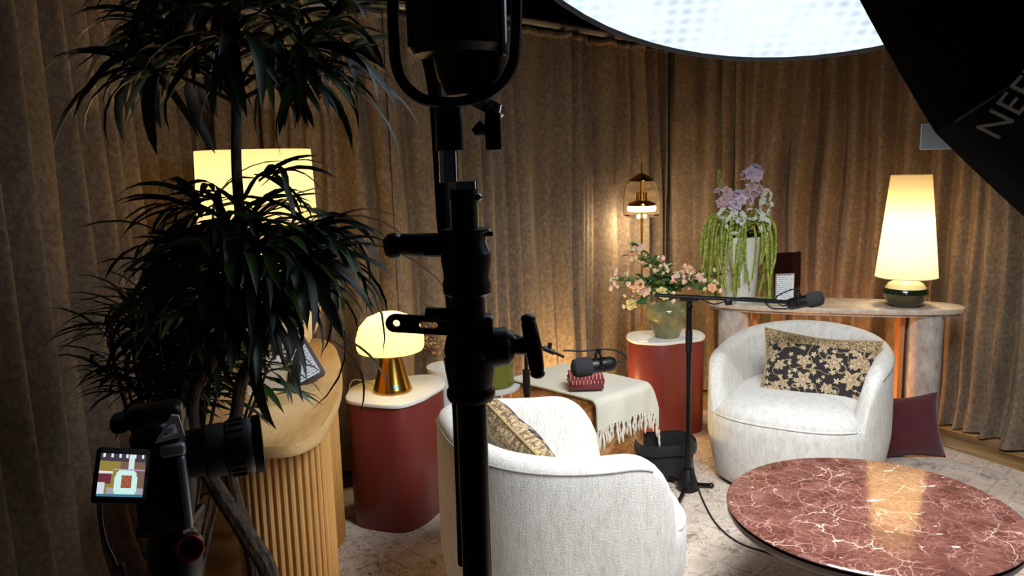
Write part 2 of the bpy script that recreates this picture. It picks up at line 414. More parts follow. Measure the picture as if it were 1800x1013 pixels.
for i in range(0, 110, 2):
    o = link('glider', gm, trk); o.location = tp[i]+Vector((0,0,TOP-.005))
hk = MB().tube([(0,0,.05),(0,0,.64)], .006, 6).mesh('hanger', METALB)
for i in range(5, 110, 12):
    o = link('hanger', hk, trk); o.location = tp[i]+Vector((0,0,TOP-.03))

# ------------------------------------------------------------ armchairs
def make_chair(t, R=.405, seed=0, hb=.665, hs=.60, W=.365, D=.385):
    def plan(a, r, sq=.10):      # squarish circle; a = 0 faces the front (-y)
        p = 2.7
        return r*(abs(math.cos(a))**p+abs(math.sin(a))**p)**(-1/p)
    # base drum
    def drum(u, v_):
        a = u*2*PI; z = .02+v_*.31
        r = plan(a, R*(.90+.10*min(1, v_*1.6)**.6)); r *= 1 if v_ < .97 else .985
        return (math.sin(a)*r, -math.cos(a)*r, z)
    b = MB().grid(drum, 72, 12, wrap=True)
    n = 72; top = [(math.sin(i*2*PI/n)*R*.6, -math.cos(i*2*PI/n)*R*.6, .335) for i in range(n)]
    o0 = len(b.v); b.v += top; k0 = 12*n
    for i in range(n): b.f.append((k0+i, k0+(i+1) % n, o0+(i+1) % n, o0+i))
    b.f.append(tuple(o0+i for i in range(n)))
    b.build('base', BOUCLE, t, smooth=60)
    MB().lathe([(.001,0.0),(R*.78,0.0),(R*.80,.012),(R*.80,.03),(.001,.03)], 40).build('plinth_foot', MATTE, t)
    # wrapping back and arms
    A0 = math.radians(50)
    TH = .088
    def shell(u, v_):
        q = u*2-1; a = PI + q*(PI-A0)               # PI = back
        d = abs(q)*130                         # degrees from back
        e = min(1, d/130)
        h = hb - (hb-hs)*(.5-.5*math.cos(min(1, e/.8)*PI))
        if d > 100:
            w_ = (d-100)/30; h = .335+(h-.335)*math.sqrt(max(0, 1-w_**2.6))
        th = TH*(1.0-.25*max(0, (d-108)/22))
        ro = plan(a, R)
        # profile: 0..0.42 outer side, .42..0.62 roll, .62..1 inner side
        if v_ < .42:
            z = .05+(h-th*.5-.05)*(v_/.42); r = ro*(.90+.10*min(1, (z-.02)/.31*1.6)**.6)*(1+.008*math.sin(v_/.42*PI))
            r *= 1.003-.022*max(0, min(1, (d-112)/18))*max(0, min(1, (.34-z)/.1))
        elif v_ < .64:
            w_ = (v_-.42)/.22*PI; r = ro-th*.5+th*.5*math.cos(w_); z = h-th*.5+th*.5*math.sin(w_)
        else:
            f = (v_-.64)/.36; z = h-th*.5-(h-th*.5-.30)*f; r = ro-th-.035*math.sin(f*PI*.5)
        return (math.sin(a)*r, -math.cos(a)*r, z)
    MB().grid(shell, 90, 34).build('back_and_arms', BOUCLE, t, smooth=75)
    # seam along the rim
    pts = []
    for i in range(81):
        u = .06+.88*i/80; p = Vector(shell(u, .43)); pts.append(p*1.0+Vector((p.x, p.y, 0)).normalized()*.001)
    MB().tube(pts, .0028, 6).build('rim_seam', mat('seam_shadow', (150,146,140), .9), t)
    # seat cushion, domed, with welt
    def seat_r(a):
        f = math.cos(a)                              # 1 front
        side = R-.095; rr = plan(a, R-.008) if f > .80 else None
        base_r = side + (R-.008-side)*max(0, min(1, (f-.50)/.2))
        return plan(a, base_r)
    def seat(u, v_):
        a = u*2*PI; r = seat_r(a)
        w_ = v_*PI/2
        k = math.sin(PI/2-w_)**.35 if v_ < 1 else 0
        fr = max(0, math.cos(a))
        z = .338+ (.080)*(math.sin(w_)**.9) - .012*fr*(1-v_)
        z += .006*math.sin(a*3+seed)*(1-v_)*v_*4
        return (math.sin(a)*r*k, -math.cos(a)*r*k, z)
    MB().grid(seat, 72, 18, wrap=True).build('seat_cushion', BOUCLE, t, smooth=80)
    wl = []
    for i in range(61):
        a = -.86+1.72*i/60; r = seat_r(a)+.002; wl.append((math.sin(a)*r, -math.cos(a)*r, .333))
    MB().tube(wl, .0045, 6).build('welt', BOUCLE, t)
    for ch in t.children: ch.scale = (W/R, D/R, 1)
chA = thing('barrel_armchair', 'cream barrel armchair with its back to the camera, beside the black light stand', 'armchair', (.145,2.53,.012), math.radians(106))
make_chair(chA, .41, 1, .69, .625, .355, .395)
chB = thing('barrel_armchair', 'cream barrel armchair facing the camera, in front of the stone console', 'armchair', (1.33,3.60,.012), math.radians(-32))
make_chair(chB, .405, 2, .665, .585, .39, .40)

def cushion(name, label, w_, h, th, loc, rot, mt, pip=None, group=None, pinch=.10):
    o = thing(name, label, 'cushion', loc); o.rotation_euler = rot if len(rot) == 3 else (Matrix.Rotation(rot[2],3,'Z') @ Matrix.Rotation(rot[0],3,'X') @ Matrix.Rotation(rot[3],3,'Z')).to_euler()
    def f(sgn):
        def g(u, v_):
            x, y = u*2-1, v_*2-1
            cx = x*(1-pinch*(1-y*y)*0) ; e = (1-abs(x)**3.2)*(1-abs(y)**3.2)
            X = x*w_/2*(1-pinch*(1-abs(y)**1.5)*abs(x)**2); Y = y*h/2*(1-pinch*1.3*(1-abs(x)**1.5)*abs(y)**2)
            Z = sgn*th/2*max(0, e)**.55 + .004*math.sin(x*7+y*5)*max(0, e)
            return (X, Y, Z)
        return g
    b = MB().grid(f(1), 26, 20); b.grid(f(-1), 26, 20); 
    b.build('cover', mt, o, smooth=70)
    if pip:
        e = []
        for i in range(104):
            t_ = i/26; k = int(t_); q = (t_-k)*2-1
            x, y = [(q,-1),(1,q),(-q,1),(-1,-q)][k]
            e.append((x*w_/2*(1-pinch*(1-abs(y)**1.5)*abs(x)**2), y*h/2*(1-pinch*1.3*(1-abs(x)**1.5)*abs(y)**2), 0))
        e.append(e[0]); MB().tube(e, .0045, 6).build('piping', pip, o)
    return o
BEIGE = mat('beige_piping', (160,134,92), .85)
cushion('lumbar_cushion', 'dark floral lumbar cushion with beige border propped in the armchair facing the camera', .51, .335, .12, (1.40,3.555,.515), (math.radians(74),math.radians(4),math.radians(-22)), FLORAL, BEIGE)
cushion('lumbar_cushion', 'beige edged floral cushion lying tilted in the armchair seen from behind', .44, .30, .12, (.03,2.55,.545), (math.radians(56),0,math.radians(112),math.radians(32)), FLORAL, BEIGE)
cushion('square_cushion', 'plain wine red cushion on the rug behind the armchair facing the camera', .34, .32, .13, (1.93,3.78,.155), (math.radians(74),math.radians(-4),math.radians(-6)), WINE)

# ------------------------------------------------------------ marble coffee table
ct = thing('coffee_table', 'round red veined marble coffee table in the right foreground', 'coffee table', (1.11,2.37,.012))
zt = .368
MB().lathe([(.001,zt-.004),(.405,zt-.004),(.428,zt),(.436,zt+.006),(.436,zt+.0085),(.431,zt+.012),(.001,zt+.012)], 96).build('marble_top', MARBLE, ct)
MB().lathe([(.001,zt-.036),(.40,zt-.036),(.428,zt-.028),(.434,zt-.016),(.4335,zt-.0045),(.001,zt-.0045)], 96).build('top_rim', mat('dark_walnut', (52,28,22), .3), ct)
MB().lathe([(.001,0),(.20,0),(.205,.012),(.06,.05),(.045,.2),(.07,.31),(.16,zt-.036)], 48).build('pedestal', mat('dark_walnut'), ct)

# ------------------------------------------------------------ plinth tables
def plinth(label, pts, h, cx, cy):
    t = thing('plinth_table', label, 'side table', (cx, cy, .012))
    out = smooth_closed([(x-cx, y-cy) for x, y in pts], 7)
    ins = [(x*.955, y*.955) for x, y in out]
    MB().prism(ins, 0, h-.03, ins=.004).build('body', BURG, t)
    MB().prism(out, h-.03, h-.012, ins=.006).build('top', WHITEP, t)
    return t
pL = [(-.705,3.245),(-.685,3.14),(-.58,3.075),(-.46,3.05),(-.385,3.12),(-.343,3.21),(-.30,3.34),(-.335,3.47),(-.423,3.505),(-.535,3.46),(-.64,3.43),(-.70,3.34)]
pR = [(.62,4.27),(.64,4.16),(.71,4.11),(.80,4.09),(.88,4.12),(.95,4.14),(1.02,4.18),(1.05,4.26),(1.04,4.37),(.97,4.43),(.87,4.40),(.76,4.41),(.66,4.38)]
plinth('burgundy wavy plinth table with white top holding the mushroom lamp', pL, .56, -.5, 3.27)
plinth('burgundy wavy plinth table with white top holding the rose vase', pR, .54, .84, 4.26)

# ------------------------------------------------------------ stone console on the right
zc = .72
e1, e2 = Vector((1.13,4.32)), Vector((2.24,3.965))
ax = (e2-e1).normalized(); nx = Vector((-ax.y, ax.x))
if nx.y < 0: nx = -nx
cc = (e1+e2)/2; hl = (e2-e1).length/2; hw = .165
cons = thing('console_table', 'pale stone console table with rounded ends and grey column legs behind the armchair', 'console table', (cc.x, cc.y, .0), math.atan2(ax.y, ax.x))
out = []
for i in range(64):
    a = 2*PI*i/64; c_, s_ = math.cos(a), math.sin(a)
    out.append((math.copysign(abs(c_)**.75, c_)*(hl+.05), math.copysign(abs(s_)**.82, s_)*hw))
MB().prism(out, zc-.028, zc, ins=.008).build('stone_top', STONE, cons)
MB().prism([(x*.96, y*.90) for x, y in out], zc-.042, zc-.029).build('under_panel', PLASTER, cons)
def cleg(x):
    o2 = []
    for i in range(40):
        a = 2*PI*i/40; c_, s_ = math.cos(a), math.sin(a)
        o2.append((x+math.copysign(abs(c_)**.8, c_)*.083, math.copysign(abs(s_)**.8, s_)*.115))
    return MB().prism(o2, .0, zc-.043, ins=.004)
cleg(-hl+.09).build('leg', PLASTER, cons); cleg(hl-.13).build('leg', PLASTER, cons)
TAN = mat('orange_lit_edge', (176,118,70), .5)  # added fins: tan stands in for orange light on the inner leg edges
for x in (-hl+.20, hl-.24):
    MB().box((x, .03, (zc-.043)/2), (.022,.14,zc-.046)).build('lit_edge_fin', TAN, cons)
def con(px, py, z=zc): return fl(px, py, z)

# cone lamp on the console
lp = Vector((2.0,3.99,zc))
L1 = thing('cone_table_lamp', 'tall cone shade table lamp with squat green glazed base on the stone console', 'table lamp', lp)
GLZ = mat('green_black_glaze', (26,34,20), .08); 
MB().lathe([(.001,0),(.052,0),(.085,.025),(.103,.055),(.106,.072)], 48).build('ceramic_base', mat('olive_glaze', (70,68,50), .15), L1)
MB().lathe([(.106,.072),(.105,.085),(.098,.098)], 48).build('glaze_band', GLZ, L1)
MB().lathe([(.098,.098),(.08,.122),(.045,.138),(.022,.142),(.012,.150),(.001,.150)], 48).build('ceramic_top', mat('cream_glaze', (190,188,150), .15), L1)
MB().tube([(0,0,.15),(0,0,.42)], .006, 8).build('stem', BRASS, L1)
MB().lathe([(.146,.155),(.094,.665)], 64).build('lamp_shade', SHADE, L1)
MB().lathe([(.001,.660),(.092,.660)], 40).build('shade_cap', SHADE, L1)
MB().tube([(.146*math.cos(a), .146*math.sin(a), .155) for a in [i*2*PI/48 for i in range(49)]], .0025, 6).build('shade_rim', mat('shade_rim_cream', (236,224,196), .8), L1)
MB().ell((0,0,.34), (.03,.03,.04)).build('bulb', emit('bulb_glass', (255,214,140), 4), L1)
lamp('cone_lamp_bulb', 'POINT', lp+Vector((0,0,.42)), 3.6, WARM, .03)
lamp('cone_lamp_bulb_low', 'POINT', lp+Vector((0,0,.25)), 4.0, WARM, .03)

# menu stand on the console
ms = con(1385,527); ms = Vector((1.465,4.15,zc))
mst = thing('menu_stand', 'dark translucent acrylic menu stand with a printed card on the stone console', 'menu stand', ms, math.radians(6))
DKA = mat('dark_acrylic', (34,12,12), .1)
MB().box((0,.03,.135), (.145,.004,.27), bev=.0015).build('back_plate', DKA, mst)
MB().box((.074,.055,.135), (.004,.05,.27), bev=.0015).build('side_plate', DKA, mst)
MB().box((0,.055,.003), (.15,.07,.006), bev=.002).build('foot', DKA, mst)
MB().box((-.018,.018,.085), (.104,.006,.15), bev=.001).build('card_holder', mat('clear_edge', (150,140,130), .2), mst)
cp = MB().box((0,0,0), (.094,.132,.001)).build('menu_card', PRINT, mst); cp.location = (-.018,.0135,.085); cp.rotation_euler = (PI/2,0,0)

# tall white vase + flowers
vz = Vector((1.235,4.28,zc))
v1 = thing('tall_vase', 'tall white tapered ceramic vase on the left end of the stone console', 'vase', vz)
MB().lathe([(.001,0),(.082,0),(.086,.006),(.095,.1),(.112,.28),(.122,.345),(.125,.355),(.118,.355),(.108,.28),(.08,.03),(.001,.03)], 48).build('ceramic_body', mat('white_ceramic', (214,214,206), .35), v1)
AMA = mat('amaranth_green', (148,168,62), .7); t = NT(AMA); t.col(t.ramp(t.noise(t.obj(), 70, 3), [(.35,(112,132,40)),(.65,(184,196,92))])); t.bump(t.noise(t.obj(), 150, 2), 1, .01)
STEM = mat('stem_green', (74,98,46), .6); DLEAF = mat('bouquet_leaf', (52,84,40), .5)
rnd = random.Random(5)
for st in range(7):
    a0 = 2*PI*st/7+.2
    s_ = thing('amaranth_stem', 'yellow green trailing amaranth spray hanging '+('down the right side of the tall white vase','behind the tall white vase, to the right','behind the tall white vase, to the left','out farthest left of the tall white vase','over the front left of the tall white vase','down the middle front of the tall white vase','over the front right of the tall white vase')[st], 'flower', vz+Vector((0,0,.34)), group='trailing amaranth in the tall white vase')
    MB().tube([(0,0,-.25),(0.02*math.cos(a0),.02*math.sin(a0),0),(.05*math.cos(a0),.05*math.sin(a0),.07)], .003, 5).build('stem', STEM, s_)
    for k in range(11):
        a = a0+rnd.uniform(-.5, .5); R_ = rnd.uniform(.11, .185)*(1.1 if abs(math.cos(a)) > .5 else .85); H_ = rnd.uniform(.07, .15); Ld = rnd.uniform(.12, .38)
        d = Vector((math.cos(a), math.sin(a), 0)); sw = rnd.uniform(-.03, .03)
        pts = [d*.03+Vector((0,0,.02)), d*R_*.45+Vector((0,0,H_*.85)), d*R_*.8+Vector((0,0,H_*.9)), d*R_+Vector((0,0,H_*.4)), d*(R_+.01)+Vector((sw*.3,0,-Ld*.35)), d*(R_+.004)+Vector((sw,0,-Ld*.75)), d*R_+Vector((sw*1.4,0,-Ld))]
        pts = [Vector((p.x, p.y, max(p.z, -.33))) for p in pts]
        sp = spline(pts, 6); n_ = len(sp)
        rr = [(.0018+.0040*min(1, i/n_*2.2)*(1 if i < n_-3 else .5))*rnd.uniform(.75, 1.25) for i in range(n_)]
        MB().tube(sp, rr, 6).build('tassel', AMA, s_)
def petal_mesh(name, mt, n=5, L=.03, W=.022, cup=.5):
    b = MB()
    for lay in range(3):
        for k in range(n):
            a = 2*PI*(k+lay*.5)/n; sc = 1-.28*lay; el = .25+cup*lay
            def f(u, v_):
                x = (u-.5)*W*sc*math.sin(PI*min(1, v_*.85+.15))*1.0; r = v_*L*sc
                y = r*math.cos(el); z = r*math.sin(el)+.15*L*math.sin(v_*PI)-abs(u-.5)*.008
                return (x*math.cos(a)-y*math.sin(a), x*math.sin(a)+y*math.cos(a), z)
            b.grid(f, 2, 3)
    return b.mesh(name, mt)
LILAC = mat('lilac_petals', (204,186,208), .6); PINKP = mat('dusty_pink_petals', (206,178,184), .6); WHT = mat('white_petals', (216,222,206), .6)
lil = petal_mesh('bloom', LILAC, 5, .042, .036); pnk = petal_mesh('bloom', PINKP, 5, .034, .028); wht = petal_mesh('bloom', WHT, 5, .017, .015)
def scatter(parent, me, base, n, spread, name='bloom', seedv=1, s0=.8, s1=1.15, face=None):
    r = random.Random(seedv)
    for i in range(n):
        o = link(name, me, parent)
        d = Vector((r.gauss(0,1), r.gauss(0,1), r.gauss(0,1))).normalized()
        o.location = Vector(base)+Vector((d.x*spread[0], d.y*spread[1], d.z*spread[2]))
        q = (d+Vector((0,-.9,.25))).normalized() if face is None else (Vector(face)+d*.4).normalized()
        o.rotation_euler = q.to_track_quat('Z', 'Y').to_euler(); k = r.uniform(s0, s1); o.scale = (k,k,k)
def vstem(label, tip, blooms, name, cat='flower', group=None, origin=vz, base=(0,0,.1), mid=(0,0,.4)):
    s_ = thing(name, label, cat, origin, group=group)
    MB().tube(spline([base, mid, tip], 5), .0035, 5).build('stem', STEM, s_)
    for me, b, n, sp, sd in blooms: scatter(s_, me, b, n, sp, seedv=sd)
    return s_
vstem('lilac flower stem standing tallest in the tall white vase', (.05,-.03,.66), [(lil,(.055,-.04,.68),9,(.048,.04,.035),1),(pnk,(.05,-.03,.60),6,(.04,.03,.03),2)], 'lilac_orchid')
vstem('lilac flower stem low in the middle of the tall white vase', (-.03,-.05,.53), [(lil,(-.02,-.06,.55),9,(.05,.03,.032),3)], 'lilac_orchid')
vstem('dusty pink flower stem at the left of the tall white vase', (-.10,-.03,.56), [(pnk,(-.10,-.04,.57),10,(.045,.03,.045),4)], 'lilac_orchid')
vstem('white larkspur spike leaning right in the tall white vase', (.13,-.05,.58), [(wht,(.12,-.06,.57),10,(.022,.018,.03),5),(wht,(.115,-.07,.51),16,(.032,.018,.05),6),(wht,(.095,-.12,.42),16,(.026,.018,.06),7)], 'white_larkspur')
vstem('white larkspur spike spread at left under the lilac blooms', (-.08,-.06,.50), [(wht,(-.09,-.08,.48),16,(.05,.02,.03),8),(wht,(-.06,-.12,.43),18,(.05,.018,.05),9),(wht,(.03,-.1,.48),14,(.05,.02,.03),10)], 'white_larkspur')
s_ = thing('green_foxtail', 'slim green foxtail spike rising at the left of the tall white vase', 'flower', vz)
b = MB().tube([(0,0,.1),(-.06,-.02,.45),(-.125,-.02,.71)], .003, 5); b.build('stem', STEM, s_)
b = MB(); rr = random.Random(3)
for i in range(60):
    h = i/60; p = Vector((-.108-.017*h, -.02, .58+.13*h)); a = rr.uniform(0, 6.28); r_ = .014*(1-.6*h)
    b.ell(p+Vector((math.cos(a)*r_, math.sin(a)*r_, 0)), (.005,.005,.007), nu=5, nv=4)
b.build('seed_head', mat('foxtail_green', (150,156,84), .7), s_, kind='stuff')
lb = MB()
def leaf_into(b, base, d, L, W, droop=.3, seg=5, up=(0,0,1)):
    d = Vector(d).normalized(); side = d.cross(Vector(up))
    side = side.normalized() if side.length > 1e-3 else Vector((1,0,0))
    p = Vector(base); vs = []; fs = []; dd = d.copy()
    for i in range(seg+1):
        t_ = i/seg; w_ = W*math.sin(PI*(t_*.86+.07))**.8*(1-.3*t_) if i < seg else .0004
        nrm = side.cross(dd).normalized()
        vs += [p-side*w_/2+nrm*w_*.16, p, p+side*w_/2+nrm*w_*.16]
        p = p+dd*L/seg; dd = (dd+Vector((0,0,-droop/seg*(1+t_)))).normalized()
    for i in range(seg):
        k = i*3; fs += [(k,k+1,k+4,k+3),(k+1,k+2,k+5,k+4)]
    b.add(vs, fs)
rr = random.Random(8)
s_ = thing('bouquet_greens', 'dark green filler leaves inside the tall white vase bouquet', 'foliage', vz+Vector((0,0,.36))); s_['category'] = 'foliage'
for i in range(26):
    b = MB(); a = rr.uniform(0, 6.28); leaf_into(b, (.02*math.cos(a), .02*math.sin(a), -.02), (math.cos(a)*.8, math.sin(a)*.8, rr.uniform(.2,1.1)), rr.uniform(.08,.15), .028, .8)
    b.build('leaf', DLEAF, s_)

# rose vase on the far plinth
rv = Vector((.835,4.23,.540)); 
v2 = thing('round_vase', 'olive green glazed round shouldered vase on the far burgundy plinth', 'vase', rv)
OLV = mat('olive_vase_glaze', (122,120,84), .12); t = NT(OLV); t.col(t.ramp(t.noise(t.obj(), 16, 3), [(.35,(104,102,68)),(.65,(138,136,98))]))
MB().lathe([(.001,0),(.062,0),(.066,.008),(.085,.05),(.113,.115),(.118,.145),(.108,.172),(.082,.19),(.062,.198),(.066,.212),(.058,.212),(.052,.198),(.001,.19)], 56).build('glazed_body', OLV, v2)
PEACH = mat('peach_petals', (248,190,150), .6); YEL = mat('butter_petals', (236,216,140), .6); PNK2 = mat('blush_petals', (250,206,186), .6); CRM = mat('cream_bud', (222,212,168), .6)
def rose(mt):
    b = MB()
    for lay in range(4):
        n = 5-lay//2; rr_ = .024-.005*lay; 
        for k in range(n):
            a = 2*PI*(k+lay*.37)/n
            def f(u, v_):
                ang = a+(u-.5)*2.0; r = rr_*(.35+.65*math.sin(v_*PI*.62)); z = v_*.026*(1+.12*lay)-.006
                return (math.cos(ang)*r, math.sin(ang)*r, z)
            b.grid(f, 3, 3)
    b.ell((0,0,.006), (.012,.012,.014), nu=8, nv=6)
    return b.mesh('rose', mt)
RO = [petal_mesh('rose', m_, 6, .027, .026, .42) for m_ in (PEACH, YEL, PNK2)]
bd = MB().ell((0,0,.008), (.009,.009,.013), nu=8, nv=6).mesh('bud', CRM); bd2 = MB().ell((0,0,.01), (.012,.012,.016), nu=8, nv=6).mesh('bud', PNK2)
lfm = MB(); leaf_into(lfm, (0,0,0), (1,0,.2), .045, .022, .4, 4); lfm = lfm.mesh('leaf', mat('rose_leaf', (70,106,52), .5))
# stems: tip offset from vase mouth (x, z) and the heads they carry
stems = [((-.19,.20),[0],'peach rose stem rising highest at the left over the olive vase'),((-.155,.24),[2],'blush rose stem leaning behind the highest peach rose'),((-.11,.02),[2,2],'blush rose stem low at the centre left of the olive vase'),
 ((-.03,-.05+.04),[1,1],'butter yellow rose stem just above the olive vase mouth'),((-.27,.07),[],'cream bud spray reaching farthest left from the olive vase'),((-.19,.05),[0,0],'peach spray stem at mid left of the olive vase'),
 ((-.19,-.07),[1],'yellow rose drooping low beside the olive vase'),((.09,.09),[2,2,0],'blush spray stem at centre right of the olive vase'),((.15,.05),[0,2],'peach spray stem right of the olive vase centre'),
 ((.22,.02),[2,0],'pink rose pair low at the right of the olive vase'),((.30,.08),[2],'pink rose reaching farthest right towards the console'),((-.06,.15),[],'cream bud spray standing upright in the olive vase'),((.03,.08),[2],'single pink rose above the middle of the olive vase')]
rr = random.Random(12)
for (tx, tz), heads, lab in stems:
    s_ = thing('rose_stem', lab, 'flower', rv+Vector((0,0,.2)))
    tip = Vector((tx, rr.uniform(-.09,.03), tz+.05)); mid = Vector((tx*.35, tip.y*.4, tip.z*.5+.05))
    cv = spline([(0,0,-.12),(tx*.08,0,.01), mid, tip], 5); MB().tube(cv, .002, 5).build('stem', STEM, s_)
    for j, h in enumerate(heads):
        o = link('rose', RO[h], s_); q = tip+Vector((rr.uniform(-.03,.03), rr.uniform(-.03,.01), rr.uniform(-.03,.03)))*(j > 0)
        o.location = q; o.rotation_euler = (Vector((tx*1.0, -1+rr.uniform(-.3,.3), .4))).to_track_quat('Z','Y').to_euler(); k = rr.uniform(1.05,1.4); o.scale = (k,k,k)
        MB().tube([mid, mid.lerp(q, .6)+Vector((0,0,.01)), q], .0016, 5).build('twig', STEM, s_)
    for j in range(10 if not heads else 5):
        o = link('bud', bd if rr.random() < .65 else bd2, s_); q = tip+Vector((rr.uniform(-.05,.05), rr.uniform(-.04,.02), rr.uniform(-.05,.045)))
        o.location = q; o.rotation_euler = (rr.uniform(-.8,.8), rr.uniform(-.8,.8), 0)
        MB().tube([mid, q], .0012, 4).build('twig', STEM, s_)
    for j in range(15):
        o = link('leaf', lfm, s_); p = cv[rr.randrange(6, len(cv))]; o.location = p
        o.rotation_euler = (rr.uniform(-1,1), rr.uniform(-.7,.5), rr.uniform(0,6.28)); k = rr.uniform(1.0,1.8); o.scale = (k,k,k)

# brass floor lamp
fp = Vector((.775,4.70,.012))
L2 = thing('floor_lamp', 'slim brass floor lamp with a clear glass dome shade behind the rose vase', 'floor lamp', fp)
fz = pt(1129,378,4.70).z-.012
MB().lathe([(.001,0),(.13,0),(.13,.012),(.02,.02),(.001,.02)], 40).build('base', BRASS, L2)
MB().tube([(0,0,.02),(0,0,fz-.2),(0,0,fz+.03)], [.006,.006,.010], 12).build('pole', BRASS, L2)
gl = mat('clear_glass', (255,250,240), .02, Transmission_Weight=1.0, IOR=1.12)
MB().lathe([(.088,fz-.012),(.106,fz),(.110,fz+.03),(.108,fz+.10),(.097,fz+.16),(.07,fz+.205),(.03,fz+.225),(.008,fz+.23)], 48).build('glass_dome', gl, L2)
MB().lathe([(.001,fz+.055),(.074,fz+.055),(.07,fz+.07),(.03,fz+.085),(.028,fz+.13),(.001,fz+.13)], 36).build('lamp_housing', BRASS, L2)
MB().lathe([(.001,fz+.022),(.070,fz+.022),(.076,fz+.034),(.074,fz+.054),(.001,fz+.054)], 36).build('light_disc', emit('light_disc_glow', (255,232,180), 6), L2)
MB().lathe([(.001,fz+.245),(.02,fz+.24),(.05,fz+.222),(.074,fz+.205),(.076,fz+.198),(.05,fz+.20),(.001,fz+.21)], 36).build('cap', BRASS, L2)
MB().tube([(0,0,fz+.24),(0,0,fz+.30)], .005, 8).build('finial', BRASS, L2)
MB().tube([(0,0,fz+.13),(0,0,fz+.2)], .008, 8).build('inner_stem', BRASS, L2)
lamp('floor_lamp_light', 'POINT', fp+Vector((0,0,fz-.03)), 15, (1,.84,.58), .04)

# mushroom lamp
mp = Vector((-.515,3.255,.560))
L3 = thing('mushroom_lamp', 'glowing mushroom table lamp with brass cone foot on the near burgundy plinth', 'table lamp', mp)
MB().lathe([(.001,0),(.083,0),(.084,.004),(.078,.02),(.036,.168),(.034,.19),(.001,.19)], 56).build('brass_foot', BRASS, L3)
MB().lathe([(.125,.172),(.134,.176),(.140,.19),(.142,.225),(.128,.275),(.092,.315),(.045,.334),(.001,.338)], 56).build('lamp_shade', SHADEM, L3)
MB().lathe([(.001,.178),(.03,.178),(.125,.173)], 40).build('shade_floor', SHADEM, L3)
MB().lathe([(.001,0),(.008,0),(.008,.003),(.001,.003)], 20, axis_z((.35,-1,.25), (.025,-.072,.035))).build('touch_button', emit('blue_led', (90,150,255), 2), L3)
lamp('mushroom_bulb', 'POINT', mp+Vector((0,0,.25)), 3.4, (1,.78,.42), .03)
cb = [Vector((-.59,3.27,.5655)), Vector((-.61,3.34,.5655)), Vector((-.66,3.40,.5655)), Vector((-.73,3.42,.54)), Vector((-.74,3.44,.3)), Vector((-.74,3.46,.02))]
tag(MB().tube(spline(cb, 8), .0025, 6).build('lamp_cord', WHITEP), 'thin white cord trailing from the mushroom lamp over the plinth edge', 'cord')

# left drum lamp on oak console
# ------------------------------------------------------------ oak console
oc = thing('oak_console', 'light oak console with rounded top and vertical reeded pedestals at left', 'console table', (-.82,2.7,.0))
ox, oy = -.82, 2.7
top = [(-.97,2.30),(-.86,2.17),(-.74,2.09),(-.63,2.08),(-.575,2.14),(-.56,2.26),(-.585,2.59),(-.665,2.98),(-.77,3.32),(-.88,3.46),(-1.06,3.50),(-1.22,3.42),(-1.26,3.2),(-1.16,2.8),(-1.05,2.5)]
topo = smooth_closed([(x-ox, y-oy) for x, y in top], 6)
MB().prism(topo, .715, .752, ins=.007).build('oak_top', OAK, oc)
reed = MB().tube([(0,0,.03),(0,0,.713)], .0085, 8).mesh('reed', OAKV)
def pedestal(cx, cy, a, b, rz, n, h=.713):
    o2 = []
    for i in range(60):
        t_ = 2*PI*i/60; c_, s_ = math.cos(t_), math.sin(t_)
        x = math.copysign(abs(c_)**.7, c_)*a; y = math.copysign(abs(s_)**.7, s_)*b
        o2.append((cx-ox+x*math.cos(rz)-y*math.sin(rz), cy-oy+x*math.sin(rz)+y*math.cos(rz)))
    MB().prism(o2, 0.012, h).build('pedestal', OAKV, oc)
    per = [0]; 
    for i in range(60): per.append(per[-1]+math.dist(o2[i], o2[(i+1) % 60]))
    for k in range(n):
        s = per[-1]*k/n; i = max(j for j in range(60) if per[j] <= s); f = (s-per[i])/(per[i+1]-per[i]); p = Vector(o2[i]).lerp(Vector(o2[(i+1) % 60]), f)
        o = link('reed', reed, oc); o.location = (p.x, p.y, 0)
pedestal(-.71,2.32, .135,.15, .2, 46); pedestal(-.835,3.03, .15,.125, -1.3, 44)
MB().prism([( -1.0-ox+.11*math.cos(a)*.9, 2.62-oy+.10*math.sin(a)) for a in [i*2*PI/24 for i in range(24)]], 0.012, .30, ins=.02).build('low_foot', OAK, oc)

lp3 = Vector((-1.015,3.22,.752))
L4 = thing('drum_table_lamp', 'large drum shade table lamp with rounded cream base on the oak console behind the plant', 'table lamp', lp3)
MB().lathe([(.001,0),(.12,0),(.17,.03),(.215,.11),(.225,.19),(.21,.28),(.15,.36),(.07,.41),(.02,.43),(.012,.5),(.001,.5)], 48).build('ceramic_base', mat('warm_ceramic', (222,206,178), .4), L4)
MB().lathe([(.232,.53),(.222,.82)], 64).build('lamp_shade', SHADE, L4)
MB().tube([(0,0,.46),(0,0,.66)], .006, 8).build('stem', BRASS, L4)
MB().ell((0,0,.66), (.03,.03,.04)).build('bulb', MATS['bulb_glass'], L4)
lamp('drum_lamp_bulb', 'POINT', lp3+Vector((0,0,.68)), 14, WARM, .04)

